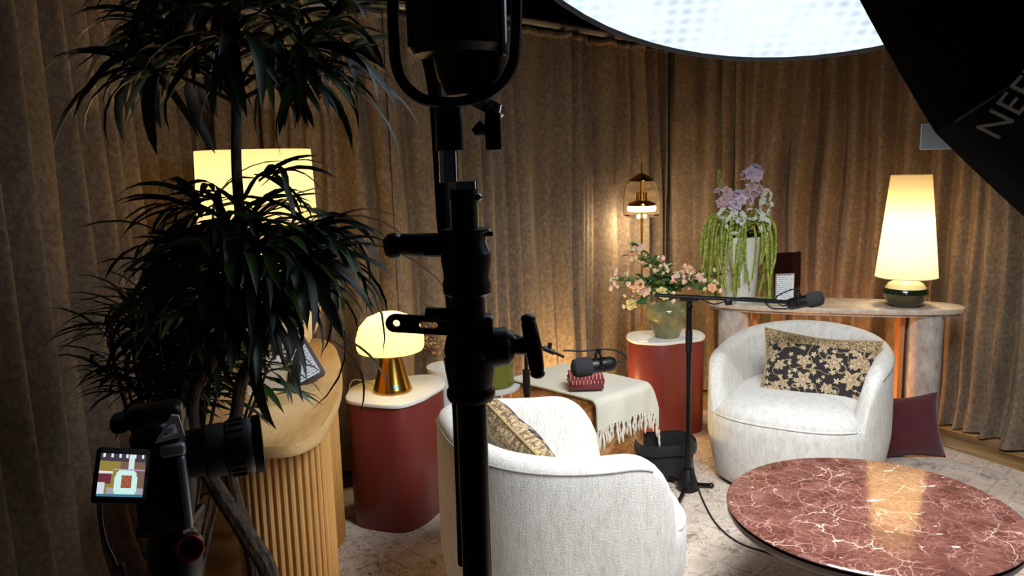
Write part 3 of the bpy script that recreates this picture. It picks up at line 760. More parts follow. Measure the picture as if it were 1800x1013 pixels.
# tablet on the oak console
tb = thing('menu_tablet', 'brown leather framed tablet with a printed list leaning on the oak console', 'tablet', fl(556,676,.752)+Vector((-.012,.01,.004)))
tb.rotation_euler = (math.radians(62), math.radians(-22), math.radians(28))
LEA = mat('brown_leather', (62,44,38), .55)
def rrect(w_, h, r, n=6):
    o2 = []
    for cx, cy, a0 in ((w_/2-r,h/2-r,0),(-w_/2+r,h/2-r,PI/2),(-w_/2+r,-h/2+r,PI),(w_/2-r,-h/2+r,1.5*PI)):
        for i in range(n+1): a = a0+PI/2*i/n; o2.append((cx+r*math.cos(a), cy+r*math.sin(a)))
    return o2
MB().prism([(x, y+.10) for x, y in rrect(.108,.195,.016)], -.006, .004, ins=.003).build('leather_frame', LEA, tb)
o = MB().prism(rrect(.080,.160,.004), 0, .001).build('printed_sheet', PRINT, tb); o.location = (0,.101,.0045)
sm = MB().tube([(0,-.0025,0),(0,.0025,0)], .0011, 4).mesh('stitch', mat('stitch_tan', (150,120,96), .7))
for sx in (-.047,.047):
    for i in range(18):
        o = link('stitch', sm, tb); o.location = (sx, .02+i*.0092, .0048)
MB().box((0,.075,-.026), (.045,.11,.006), Matrix.Rotation(-.35, 4, 'X')).build('easel_strut', BLACK, tb)
wc = thing('folded_card', 'plain white folded card standing on the oak console behind the leaves', 'card', fl(470,690,.752), math.radians(20))
wm = mat('white_card', (225,225,222), .6)
for sg in (-1,1):
    MB().box((0, sg*.028, .055), (.125,.002,.125), Matrix.Translation((0,0,.004)) @ Matrix.Rotation(sg*.42, 4, 'X') @ Matrix.Translation((0,-sg*.028+sg*.0,0))).build('panel', wm, wc)
bk = thing('black_stand', 'small black wedge stand between the white card and the leather tablet', 'stand', fl(517,678,.752), math.radians(10))
MB().prism([(-.022,0),(.022,0),(.03,.085),(-.012,.085)], -.03, .03, Matrix.Rotation(PI/2, 4, 'X'), ins=.003).build('block', BLACK, bk)

# ------------------------------------------------------------ low burl table, throw, books, jug
bt = thing('burl_table', 'low burl wood block table half covered by the cream throw', 'low table', (.34,3.39,.012), 0)
dL = Vector((-.37,.38,0)).normalized(); dR = Vector((.38,.37,0)).normalized(); LL, LR, ZB = .53, .40, .435
bt.rotation_euler = (0, 0, math.atan2(dR.y, dR.x))   # local x = dR, local y = dL approx
def bshell(hh, t_, x0, x1, y0, y1, r):
    o2 = []
    return MB().box(((x0+x1)/2, (y0+y1)/2, hh/2), (x1-x0, y1-y0, hh), bev=r)
bshell(ZB, 0, 0, LR, 0, LL, .03).build('burl_block', BURL, bt)
# throw: lies across the top and hangs on the front-right face
def thr(u, v_):
    y = -.022 + v_*.34           # along dL
    s = u*.74-.03                # across x then down
    wr = .004*math.sin(v_*9+u*7)+.003*math.sin(u*23)
    zt_ = ZB+.010
    if s < LR-.01: x, z = max(s, -.02), zt_+wr*.5
    else:
        d = s-(LR-.01); a = min(d/.06, PI/2)
        x = LR-.01+.04*math.sin(a); z = zt_-.04*(1-math.cos(a))-max(0, d-.06*PI/2)*.95
        x += wr*1.5+.02*max(0, d-.06)
    return (x, y, z)
th = thing('throw_blanket', 'cream woven throw with tasselled fringe draped over the burl table', 'throw', (.34,3.39,.012)); th.rotation_euler = bt.rotation_euler
# second direction: hanging on the face nearest the camera (local -y)
def cloth2(u, v_):
    x0 = u*(LR+.055)-.0
    s = v_*.62 - .30             # s<0 lies on top, s>0 hangs at local -y side
    wr = .005*math.sin(u*21)*min(1, max(0, s)*6)+.003*math.sin(v_*9+u*5)
    zt_ = ZB+.012
    edge = max(0, x0-(LR-.01)); dz = -min(edge, .06)**1.4*4*1.2
    if s < 0: return (x0, -s-.0, zt_+dz+abs(wr)*.6)
    a = min(s/.05, PI/2); y = -.035*math.sin(a)-wr; z = zt_-.035*(1-math.cos(a))-max(0, s-.05*PI/2)*.97
    return (x0, y-.01*min(1,s*8), z+dz)
def thrw(u, v_):
    x0 = -.012 + u*(LR+.075); s = v_*(LL+.17)-LL+.01          # along local -y: on top while s < 0, then down
    wr = .005*math.sin(u*19+1)*min(1, max(0, s)*9)+.0025*math.sin(v_*13+u*5)
    over = max(0, x0-(LR-.02)); dz = -min(.30, over*over*26)
    zt_ = ZB+.012
    if s < 0: return (x0-over*.35, -s, zt_+dz+abs(wr)*.6)
    a = min(s/.05, PI/2); y = -.035*math.sin(a)-wr-.004; z = zt_-.035*(1-math.cos(a))-max(0, s-.05*PI/2)*.97
    return (x0-over*.35, y-over*.1, z+dz*.6+.02*math.sin(u*5)*max(0, s))
MB().grid(thrw, 40, 60).build('woven_cloth', THROW, th, smooth=180)
fr = MB().tube(spline([(0,0,0),(.003,.002,-.03),(-.003,.0,-.06),(.002,0,-.095)], 3), [.0045,.0065,.004,.005,.006,.0045,.005,.006,.004,.002], 6).mesh('tassel', THROW)
for i in range(26):
    p = Vector(thrw(i/25, 1)); o = link('tassel', fr, th); o.location = p; o.rotation_euler = (rr.uniform(-.15,.1), rr.uniform(-.12,.12), rr.uniform(0,6)); k = rr.uniform(.75,1.05); o.scale = (1,1,k)
MB().tube([Vector(thrw(0, i/60))+Vector((0,0,.001)) for i in range(61)], .007, 6).build('edge_hem', THROW, th)
bkp = [('plain wine red book at the bottom of the stack on the throw', (98,34,38), .0), ('red patterned book in the middle of the stack on the throw', (150,44,52), .1), ('red patterned book on top of the stack under the microphone', (160,50,58), -.05)]
zb = ZB+.012+.026
bc0 = fl(1029,680,zb-.0)
REDP = mat('red_print_cover', (150,40,48), .5); t = NT(REDP); x_, y_, z_ = t.sep(t.obj())
t.col(t.mix(t.math('GREATER_THAN', t.math('FRACT', t.math('MULTIPLY', x_, 60.)), .7), (122,32,38), (190,130,124)))
for i, (lab, col, rz) in enumerate(bkp):
    b_ = thing('book', lab, 'book', (bc0.x, bc0.y, zb), math.radians(2)+rz)
    mt = mat('wine_cover', col, .5) if i == 0 else REDP
    hh = .024 if i == 0 else .021
    for z in (.0015, hh-.0015): MB().box((0,0,z), (.155,.105,.003), bev=.001).build('cover', mt, b_)
    MB().box((0,-.051,hh/2), (.155,.004,hh), bev=.0015).build('spine', mt, b_)
    MB().box((0,.002,hh/2), (.148,.098,hh-.006)).build('pages', mat('page_cream', (220,206,176), .8), b_)
    zb += hh+.0005
jp = fl(868,700,.447); jp = Vector((-.02,3.78,.447))
jg = thing('glass_jug', 'olive green glass bottle vase behind the armchair back', 'vase', (-.075,3.66,.0))
GG = mat('olive_glass', (138,140,60), .06, Transmission_Weight=.55, IOR=1.3)
st_ = thing('round_side_stool', 'small round white stool under the green glass bottle, mostly hidden', 'stool', (-.115,3.70,.012))
MB().lathe([(.001,0),(.10,0),(.10,.01),(.05,.05),(.05,.40),(.14,.42),(.145,.435),(.001,.435)], 36).build('stool_body', WHITEP, st_)
jg.location = (-.095,3.69,.4475)
MB().lathe([(.001,0),(.085,0),(.094,.012),(.094,.12),(.085,.155),(.06,.18),(.032,.195),(.028,.215),(.034,.225),(.026,.225),(.02,.21)], 44).build('glass_body', GG, jg)
# dried flowers in white pot behind the light stand
dp = thing('white_pot', 'small white pot mostly hidden behind the black light stand', 'pot', (-.36,3.40,.5605) if False else (-.30,3.62,.012))
MB().lathe([(.001,0),(.08,0),(.085,.42),(.10,.50),(.11,.555),(.102,.555),(.09,.50),(.001,.48)], 36).build('pot_body', WHITEP, dp)
dd = thing('dried_hydrangea', 'brown dried flower bunch in the white pot behind the light stand', 'dried flowers', (-.30,3.62,.56))
b = MB(); rr = random.Random(4)
for i in range(420):
    a = rr.uniform(0, 6.28); e = rr.uniform(-.6, 1.4); R_ = .115*rr.uniform(.75,1.05)
    p = Vector((math.cos(a)*math.cos(e)*R_, math.sin(a)*math.cos(e)*R_, .13+math.sin(e)*R_))
    leaf_into(b, p, (rr.gauss(0,1), rr.gauss(0,1), rr.gauss(0,1)), .022, .018, .2, 2)
hm = mat('dried_petals', (140,96,70), .8); t = NT(hm); t.col(t.ramp(t.noise(t.obj(), 40, 1), [(.4,(96,58,44)),(.6,(196,156,120))]))
b.build('petal_heads', hm, dd, kind='stuff')
for i in range(5):
    a = i*1.25; MB().tube([(0,0,-.1),(math.cos(a)*.05, math.sin(a)*.05, .12)], .002, 5).build('stem', STEM, dd)

# ------------------------------------------------------------ microphones
def mic(name, label, pos, aim, cable):
    t_ = thing(name, label, 'microphone', pos); M = basis(aim, (0,0,1)); t_.rotation_euler = M.to_euler()
    MB().lathe([(.001,-.058),(.018,-.058),(.022,-.052),(.0255,-.04),(.0255,.028),(.001,.028)], 32, Matrix.Rotation(PI/2, 4, 'Y')).build('body', BLACK, t_)
    MB().lathe([(.0235,-.02),(.0265,-.018),(.0265,-.012),(.0235,-.01)], 32, Matrix.Rotation(PI/2, 4, 'Y')).build('band', METALB, t_)
    MB().lathe([(.026,.026),(.0315,.03),(.033,.045),(.033,.072),(.028,.087),(.015,.094),(.001,.096)], 32, Matrix.Rotation(PI/2, 4, 'Y')).build('foam_windscreen', mat('grey_foam', (34,35,38), .95), t_)
    MB().tube([(0,.029,0),(0,.033,.012),(-.002,.024,.036),(-.002,0,.044),(-.002,-.024,.036),(0,-.033,.012),(0,-.029,0)], .0035, 8).build('yoke', METALB, t_)
    MB().tube([(-.002,0,.044),(-.002,0,.056)], .009, 12).build('swivel', METALB, t_)
    for s in (-1,1): MB().tube([(0,s*.028,0),(0,s*.038,0)], .008, 12).build('yoke_knob', BLACK, t_)
    MB().tube(spline(cable, 8), .003, 8).build('cable', MATTE, t_)
    return t_
# centre mic stand
sb = Vector((.07,3.18,.012))
c0 = pt(926,690,3.18)
sB = thing('microphone_stand', 'black microphone stand behind the armchair back, its boom rising to the left', 'microphone stand', (c0.x,3.18,.012))
MB().lathe([(.001,0),(.13,0),(.13,.012),(.02,.022),(.016,.06),(.001,.06)], 40).build('round_base', METALB, sB)
zj = pt(924,600,3.18).z-.012
MB().tube([(0,0,.05),(0,0,zj-.15)], .012, 12).build('lower_tube', METALB, sB)
MB().tube([(0,0,zj-.22),(0,0,zj-.12)], .016, 12).build('clutch', BLACK, sB)
MB().tube([(0,0,zj-.16),(0,0,zj)], .008, 12).build('upper_tube', METALB, sB)
pA = pt(890,582,3.16)-sB.location; pB = pt(992,628,3.12)-sB.location
MB().tube([pA, pB], .006, 10).build('boom', METALB, sB)
MB().tube([pA.lerp(pB,-.08), pA.lerp(pB,.12)], .011, 10).build('counterweight', BLACK, sB)
pj = pA.lerp(pB, .36); MB().box(pj, (.028,.03,.03), bev=.005).build('boom_joint', BLACK, sB)
pk = pA.lerp(pB, .74); MB().tube([pk+Vector((-.022,0,.01)), pk+Vector((.02,0,-.01))], .011, 10).build('boom_clip', BLACK, sB)
MB().tube([pk+Vector((0,0,0)), pk+Vector((.004,0,.03))], .009, 8).build('clip_knob', BLACK, sB)
mp1 = pt(1052,642,3.12)
mic('broadcast_microphone', 'black broadcast microphone hanging above the stack of red books', mp1, (-1,-.25,-.04), [(-.058,0,0),(-.09,.0,.004),(-.10,.0,.018),(-.07,0,.04),(-.02,0,.052),(.05,0,.055),(.12,0,.065)]).scale = (1.2,1.2,1.2)
# right mic stand
Yr = 3.42
rb = fl(1208,812); 
sR = thing('microphone_stand', 'tall black boom microphone stand between the far plinth and the armchair facing the camera', 'microphone stand', (.842,Yr,.012))
sR.location.x = pt(1210,700,Yr).x
zr = pt(1216,524,Yr).z-.012
MB().lathe([(.001,0),(.045,0),(.05,.02),(.038,.06),(.022,.10),(.001,.10)], 24).build('hub', BLACK, sR)
for k in range(3):
    a = 2*PI*k/3+.1; le = .11 if k == 0 else .22; MB().tube([(0,0,.03),(math.cos(a)*le, math.sin(a)*le, .012)], .009, 8).build('leg', METALB, sR)
    MB().ell((math.cos(a)*le, math.sin(a)*le, .012), (.014,.014,.012)).build('rubber_foot', BLACK, sR)
MB().tube([(0,0,.08),(0,0,zr-.18)], .0115, 12).build('lower_tube', METALB, sR)
MB().tube([(0,0,zr-.24),(0,0,zr-.14)], .0155, 12).build('clutch', BLACK, sR)
MB().tube([(0,0,zr-.17),(0,0,zr)], .0125, 12).build('upper_tube', METALB, sR)
pA = pt(1150,519,Yr)-sR.location; pB = pt(1385,531,Yr-.06)-sR.location
MB().tube([pA, pB], .0085, 10).build('boom', METALB, sR)
MB().tube([(-.04,0,zr),(.04,0,zr-.002)], .014, 12).build('boom_joint', BLACK, sR)
MB().tube([(0,-.02,zr-.03),(0,-.035,zr-.03)], .008, 12).build('joint_bolt', CHROME, sR)
MB().tube(spline([pA.lerp(pB,.36)+Vector((0,0,-.008)), pA.lerp(pB,.45)+Vector((0,0,-.026)), pA.lerp(pB,.56)+Vector((0,0,-.006)), pA.lerp(pB,.66)+Vector((0,0,.008)), pA.lerp(pB,.8)+Vector((0,0,.004)), pA.lerp(pB,.88)+Vector((0,0,-.03)), pA.lerp(pB,1.0)+Vector((0,0,-.03))], 6), .0035, 6).build('boom_cable', MATTE, sR)
MB().box(pA.lerp(pB,.56)+Vector((0,0,-.014)), (.03,.02,.026), bev=.004).build('cable_clip', BLACK, sR)
mic('broadcast_microphone', 'black broadcast microphone at the end of the long boom in front of the console', pt(1408,531,Yr-.06), (1,-.55,.32), [(-.058,0,0),(-.08,.0,.0),(-.10,.01,.02),(-.09,0,.045),(-.03,0,.06),(.0,0,.056)])
# black weight bag
wb = thing('fabric_bin', 'black fabric bin with folded rim on the rug beside the tall microphone stand', 'bag', Vector((fl(1163,818).x,3.60,.012)), .1)
wb.location = (.705,3.60,.012)
def binf(u, v_):
    a = u*2*PI; c_, s_ = math.cos(a), math.sin(a); k = .108*(1+.10*v_)
    x = math.copysign(abs(c_)**.7, c_)*k*1.12; y = math.copysign(abs(s_)**.7, s_)*k*.85
    return (x+.002*math.sin(v_*9+a*3), y+.002*math.sin(v_*11+a*2), v_*.175+.002*math.sin(a*3)*v_)
MB().grid(binf, 64, 10, wrap=True).build('bin_side', FABB, wb, smooth=80)
def rimf(u, v_):
    a = u*2*PI; c_, s_ = math.cos(a), math.sin(a); k = .108*1.13+.004*math.sin(v_*PI)+.003
    return (math.copysign(abs(c_)**.7, c_)*k*1.12, math.copysign(abs(s_)**.7, s_)*k*.87, .128+v_*.052+.002*math.sin(a*3)+.001*math.sin(a*7))
MB().grid(rimf, 64, 4, wrap=True).build('folded_rim', FABB, wb, smooth=80)
MB().prism([(math.copysign(abs(math.cos(a))**.7, math.cos(a))*.11, math.copysign(abs(math.sin(a))**.7, math.sin(a))*.09) for a in [i*2*PI/40 for i in range(40)]], 0, .12).build('filling', MATTE, wb)
# floor cable from the stand toward the coffee table
cpts = [(1214,790),(1222,840),(1238,885),(1262,925),(1300,955),(1350,972),(1390,985),(1450,1000)]
tag(MB().tube(spline([fl(x, y, .016) for x, y in cpts], 8), .0038, 6).build('floor_cable', MATTE), 'thin black cable looping over the rug from the microphone stand under the coffee table', 'cable')

# uplight on the floor behind the armchair
ul = thing('floor_uplight', 'small glowing floor uplight behind the armchair under the stone console', 'uplight', (1.66,4.26,.012))
MB().lathe([(.001,0),(.05,0),(.055,.06),(.05,.07),(.045,.06),(.001,.055)], 28).build('housing', METALB, ul)
MB().lathe([(.001,.057),(.043,.057)], 28).build('lens', emit('uplight_lens', (255,170,80), 12), ul)
lamp('uplight_lamp', 'POINT', (1.66,4.28,.14), 16, (1,.48,.16), .04)
ul2 = thing('floor_uplight', 'small glowing floor uplight hidden behind the burl table by the curtain', 'uplight', (.22,4.14,.012))
MB().lathe([(.001,0),(.05,0),(.055,.06),(.05,.07),(.045,.06),(.001,.055)], 28).build('housing', METALB, ul2)
MB().lathe([(.001,.057),(.043,.057)], 28).build('lens', MATS['uplight_lens'], ul2)
lamp('uplight_lamp_b', 'POINT', (.22,4.14,.12), 24, (1,.72,.30), .03)

# ------------------------------------------------------------ overhead softbox
def softdisc():
    R_ = 1.04; nrm = Vector((-.04,-.44,-.90)).normalized()
    P = pt(1325,108,3.0); dn = (Vector((0,1,0))-nrm*nrm.y).normalized()
    ctr = P-dn*R_
    t_ = thing('studio_softbox', 'huge glowing white softbox hanging over the seating at the top', 'softbox', ctr)
    M = axis_z(nrm); t_.rotation_euler = M.to_euler(); n = 16
    mt = mat('glowing_diffuser', (60,62,66), .8); tt = NT(mt)
    x, y, z = tt.sep(tt.obj())
    gx = tt.math('ABSOLUTE', tt.math('SINE', tt.math('MULTIPLY', x, 62.)))
    gy = tt.math('ABSOLUTE', tt.math('SINE', tt.math('MULTIPLY', y, 62.)))
    g = tt.math('MULTIPLY', gx, gy); g = tt.math('MULTIPLY', g, tt.ramp(tt.noise(tt.obj(), 3, 2), [(.4,.2),(.62,1.)]))
    st = tt.math('SUBTRACT', OVER_L, tt.math('MULTIPLY', g, OVER_L*.38))
    tt.b.inputs['Emission Color'].default_value = (.76,.89,1,1); tt.set(tt.b.inputs['Emission Strength'], st)
    MB().lathe([(.001,-.01),(R_*.5,-.02),(R_*.975,0.)], 64).build('diffuser', mt, t_, smooth=0)
    MB().lathe([(R_*.975,0),(R_*.985,.008),(R_*.992,.006),(R_*.992,-.01),(R_*.93,-.08),(R_*.6,-.2),(R_*.15,-.27),(.06,-.29),(.001,-.29)], 64).build('outer_shell', FABB, t_, smooth=0)
    for k in range(n):
        a = 2*PI*k/n; c_, s_ = math.cos(a), math.sin(a)
        MB().tube([(R_*1.0*c_, R_*1.0*s_, -.01), (R_*.93*c_, R_*.93*s_, -.085), (R_*.6*c_, R_*.6*s_, -.205), (.06*c_, .06*s_, -.29)], .005, 6).build('rib', METALB, t_)
    MB().tube([(0,0,-.28), Vector((0,0,-.28))+M.to_3x3().inverted() @ Vector((0,0,.32))], .02, 10).build('hanging_post', METALB, t_)
    o = lamp('softbox_light', 'AREA', ctr+nrm*.05, OVER_W, (.93,.97,1), R_*1.1, spread=math.radians(118))
    o.rotation_euler = Vector((-.10,-.30,.95)).to_track_quat('Z','Y').to_euler()
    return t_
softdisc()

# ------------------------------------------------------------ black softbox at right
def rightbox():
    nv = Vector((-.38,.80,-.46)).normalized()            # out of the mouth, into the set
    e1 = (Vector((.72,0,-.69))-nv*Vector((.72,0,-.69)).dot(nv)).normalized(); e2 = e1.cross(nv)
    if e2.y < 0: e2 = -e2
    R_ = .47; n = 12
    ctr = pt(1915,5,1.27)
    t_ = thing('studio_softbox', 'black faceted softbox with printed lettering at the upper right, seen from outside', 'softbox', ctr)
    M = Matrix((e2, nv.cross(e2), nv)).transposed().to_4x4(); t_.rotation_euler = M.to_euler()
    prof = [(1.0,.03),(1.0,.0),(.97,-.05),(.86,-.16),(.66,-.28),(.42,-.38),(.16,-.46)]
    rot0 = math.radians(SB_ROT)
    def shell(u, v_):
        a = u*2*PI+rot0; k = u*n-math.floor(u*n)
        f = v_*(len(prof)-1); i = min(int(f), len(prof)-2); q = f-i
        r = prof[i][0]*(1-q)+prof[i+1][0]*q; z = prof[i][1]*(1-q)+prof[i+1][1]*q
        sag = math.cos(PI/n)/math.cos((k-.5)*2*PI/n)
        sag = sag*.75+.25*1
        rr_ = R_*r*sag
        return (math.cos(a)*rr_, math.sin(a)*rr_, z+.004*math.sin(u*60)*v_)
    MB().grid(shell, 64, 18, wrap=True).build('outer_shell', FABB, t_, smooth=22)
    MB().lathe([(.001,.0),(R_*.93,.0)], 12, Matrix.Rotation(rot0,4,'Z')).build('diffuser', emit('softbox_front', (225,238,255), 1.2), t_, smooth=0)
    PIP = mat('grey_piping', (96,104,116), .6)
    for k in range(2*n):
        a = PI*k/n+rot0; pr = prof[1:] if k % 2 == 0 else [(r*.925, z) for r, z in prof[3:]]
        pts = [Vector((math.cos(a)*R_*r*1.005, math.sin(a)*R_*r*1.005, z)) for r, z in pr]
        MB().tube(spline(pts, 4), .0020, 6).build('rib_piping', PIP, t_)
    MB().lathe([(R_*.17,-.45),(R_*.17,-.52),(.001,-.52)], 24).build('speed_ring', METALB, t_)
    # lettering on the panel that faces the camera
    cu = bpy.data.curves.new('letters', 'FONT'); cu.body = 'NEEWER'; cu.size = .044; cu.extrude = .0008; cu.space_character = 1.05
    tmp = bpy.data.objects.new('tmp', cu); C.objects.link(tmp); bpy.context.view_layer.update()
    me = bpy.data.meshes.new_from_object(tmp); bpy.data.objects.remove(tmp)
    me.materials.clear(); me.materials.append(mat('grey_print', (236,230,220), .5))
    o = link('lettering', me, t_)
    return t_, o, ctr, nv
SB_ROT = 15.0
rbx, letters, rctr, rnv = rightbox()
# place the lettering: baseline runs from lower left to upper right on the near outer panel
bpy.context.view_layer.update()
pN = pt(1752,246,1.2); pE = pt(1822,172,1.2)
letters_w = (pE-pN).normalized()
def place_letters():
    deps = bpy.context.evaluated_depsgraph_get()
    org = Vector((0,0,CAMH))
    def hit(px, py):
        d = (pt(px, py, 1.0)-org).normalized()
        r = scene.ray_cast(deps, org, d, distance=4)
        return r[1], r[2], (r[4].name if r[0] else None)
    a, na, n1 = hit(1752,246); b, nb, n2 = hit(1792,200)
    if not (n1 and n2 and 'shell' in n1 and 'shell' in n2): print('letters miss', n1, n2); a, b = pN, pE; na = Vector((-.3,-.9,-.2))
    x = (b-a).normalized(); z = na if na.dot(org-a) > 0 else -na; z = (z-x*z.dot(x)).normalized(); y = z.cross(x)
    M = Matrix((x, y, z)).transposed().to_4x4(); M.translation = a+z*.004
    letters.matrix_world = M
    print('LET', a, b, n1, n2)
place_letters()
kl = lamp('softbox_key', 'AREA', rctr + rnv*.04, KEY_W, (.92,.96,1), .66, spread=math.radians(110))
kl.rotation_euler = (-rnv).to_track_quat('Z','Y').to_euler()
gp = thing('clear_plastic_pane', 'small pale translucent plastic pane hanging at the curtain under the black softbox', 'pane', pt(1650,240,3.65))
MB().box((0,0,0), (.16,.006,.11), bev=.0028).build('pane', mat('pale_plastic', (120,124,128), .3), gp)
MB().tube([(-.08,0,-.055),(.08,0,-.055),(.08,0,.055),(-.08,0,.055),(-.08,0,-.055)], .004, 6).build('rim', mat('pale_rim', (150,152,154), .3), gp)
MB().tube([(0,0,.055),(0,0,TOP-gp.location.z+.035)], .002, 5).build('hanging_wire', METALB, gp)

# ------------------------------------------------------------ foreground light stand
Ys = .90
def sp(px, py, dy=0): return pt(px, py, Ys+dy)
bx = sp(834,860).x
ls = thing('light_stand', 'tall black studio light stand with clamps in the near foreground', 'light stand', (bx, Ys, 0.012))
def Z(py, px=830): return sp(px, py).z-.012
def tb_(name, y0, y1, r0, r1=None, mt=BLACK, prof=None, dx=0, n=28):
    z0, z1 = Z(y1), Z(y0)
    if prof: p = [(.001,z0)]+[(r, z0+(z1-z0)*f) for f, r in prof]+[(.001,z1)]
    else: p = [(.001,z0),(r0,z0),(r1 or r0,z1),(.001,z1)]
    return MB().lathe(p, n, Matrix.Translation((dx,0,0))).build(name, mt, ls)
MB().lathe([(.001,.3),(.0178,.3),(.0178,Z(690)),(.001,Z(690))], 28).build('main_tube', METALB, ls)
for k in range(3):
    a = 2*PI*k/3+PI/6
    MB().box((0,0,0), (.62,.022,.010), Matrix.Rotation(a,4,'Z') @ Matrix.Translation((.27,0,.19)) @ Matrix.Rotation(.55,4,'Y'), bev=.002).build('leg', METALB, ls)
    MB().box((0,0,0), (.26,.016,.008), Matrix.Rotation(a,4,'Z') @ Matrix.Translation((.135,0,.20)) @ Matrix.Rotation(-.42,4,'Y'), bev=.002).build('leg_brace', METALB, ls)
    MB().ell((math.cos(a)*.53, math.sin(a)*.53, .012), (.02,.02,.014)).build('rubber_foot', BLACK, ls)
MB().lathe([(.018,.31),(.028,.31),(.028,.37),(.018,.37)], 24).build('leg_collar', BLACK, ls)
tb_('lower_collar', 625, 702, .02, prof=[(0,.026),(.1,.0285),(.22,.0285),(.3,.026),(.75,.0295),(.95,.030),(1,.028)])
tb_('collar_knob_ring', 556, 630, .02, prof=[(0,.028),(.2,.030),(.4,.024),(.8,.026),(1,.026)])
tb_('middle_tube', 505, 565, .020)
tb_('middle_collar', 445, 520, .02, prof=[(0,.022),(.08,.0275),(.3,.0285),(.45,.026),(.85,.029),(1,.029)])
tb_('upper_clamp', 402, 452, .02, prof=[(0,.027),(.1,.028),(.5,.023),(.85,.024),(.9,.028),(1,.028)])
tb_('upper_tube', 325, 405, .0152)
tb_('chrome_ring', 318, 332, .0168, mt=CHROME)
tb_('top_collar', 332, 350, .0165)
tb_('chrome_spigot', 262, 320, .0108, mt=CHROME, dx=-.016)
tb_('spigot_socket', 176, 264, .0155, dx=-.014)
MB().ell((.0165,-.006,Z(347)), (.004,.004,.004), nu=8, nv=6).build('small_screw', CHROME, ls)
def loc(px, py, dy=0): return sp(px, py, dy)-ls.location
MB().tube([loc(832,233),loc(844,225),loc(856,233),loc(866,230)], [.004,.009,.0045,.008], 10).build('wing_knob_shaft', BLACK, ls)
MB().box(loc(867,231), (.018,.014,.042), bev=.003).build('wing_knob', BLACK, ls)
MB().tube([loc(815,432),loc(705,430)], [.015,.0125], 14).build('side_knob_shaft', BLACK, ls)
MB().tube([loc(765,424),loc(766,446)], .016, 12).build('clamp_jaw', BLACK, ls) 
MB().lathe([(.001,-.011),(.010,-.010),(.0148,-.004),(.0148,.004),(.011,.010),(.001,.011)], 20, Matrix.Translation(loc(692,433)) @ Matrix.Rotation(PI/2-.15,4,'Y')).build('side_knob', DARKR, ls)
MB().box(loc(850,411), (.022,.012,.006), bev=.002).build('clamp_lip', BLACK, ls)
# slotted plate
ba, bb_ = loc(694,568), loc(800,574)
def slot():
    L_ = (bb_-ba).length; b = MB(); H_ = .0105
    o2 = [(H_*math.cos(a), H_*math.sin(a)) for a in [PI/2+PI*i/10 for i in range(11)]]+[(L_,-H_),(L_,H_)]
    # outer plate with two openings: built as frame pieces
    return o2, L_
o2, L_ = slot()
bm = bmesh.new()
def loop(pts, z): return [bm.verts.new((x, y, z)) for x, y in pts]
circ = [(.002+.0042*math.cos(a), .0042*math.sin(a)) for a in [2*PI*i/14 for i in range(14)]]
slt = [(.032+.004*math.cos(a)+(.014 if math.cos(a) > 0 else 0), .004*math.sin(a)) for a in [2*PI*(i+.5)/14 for i in range(14)]]
for z in (-.003,.003):
    es = []
    for P_ in (o2, circ, slt):
        vs_ = loop(P_, z)
        es += [bm.edges.new((vs_[i], vs_[(i+1) % len(vs_)])) for i in range(len(vs_))]
    bmesh.ops.triangle_fill(bm, use_beauty=True, edges=es)
bm.verts.ensure_lookup_table(); nn = [len(o2), 14, 14]; tot = sum(nn); o_ = 0
for q in nn:
    for i in range(q):
        a, b, c_, d_ = o_+i, o_+(i+1) % q, tot+o_+(i+1) % q, tot+o_+i
        bm.faces.new([bm.verts[k] for k in (a, b, c_, d_)])
    o_ += q
me = bpy.data.meshes.new('slotted_plate'); bmesh.ops.recalc_face_normals(bm, faces=bm.faces[:]); bm.to_mesh(me); bm.free(); me.materials.append(BLACK)
o = link('slotted_plate', me, ls); o.matrix_local = basis(bb_-ba, (0,-1,0), ba)
MB().tube([loc(748,552),loc(805,556)], .0085, 12).build('plate_hinge', BLACK, ls)
MB().box(loc(850,573), (.022,.03,.026), bev=.004).build('clamp_block', BLACK, ls)
MB().tube([loc(845,614),loc(860,612),loc(893,609),loc(904,609)], [.023,.024,.022,.014], 18).build('t_handle_barrel', BLACK, ls)
MB().tube([loc(902,609),loc(925,608)], [.0095,.011], 14).build('t_handle_neck', DARKR, ls)
MB().tube([loc(929,562),loc(929.5,570),loc(937,608),loc(943,645),loc(945,656)], [.0075,.0092,.0102,.009,.0075], 16).build('t_handle_grip', DARKR, ls)
for (x_, y_) in ((928.5,561),(945,657)): MB().ell(loc(x_, y_), (.0088,.0088,.006)).build('grip_cap', BLACK, ls)
MB().tube([loc(800,607),loc(783,604)], [.014,.009], 14).build('rear_bolt', BLACK, ls)
# black power cable running down the stand
cbp = [sp(728,60,.04),sp(752,100,.035),sp(766,180,.03),sp(774,300,.02),sp(780,400,.018),sp(790,470,.022),sp(797,560,.024),sp(800,640,.034),sp(806,720,.034),sp(812,860,.022),sp(816,1000,.022)]
tag(MB().tube(spline([p+Vector((0,.012,0)) for p in cbp], 6), [.0088]*61, 10).build('power_cable', MATTE), 'thick black power cable running down behind the near light stand', 'cable')
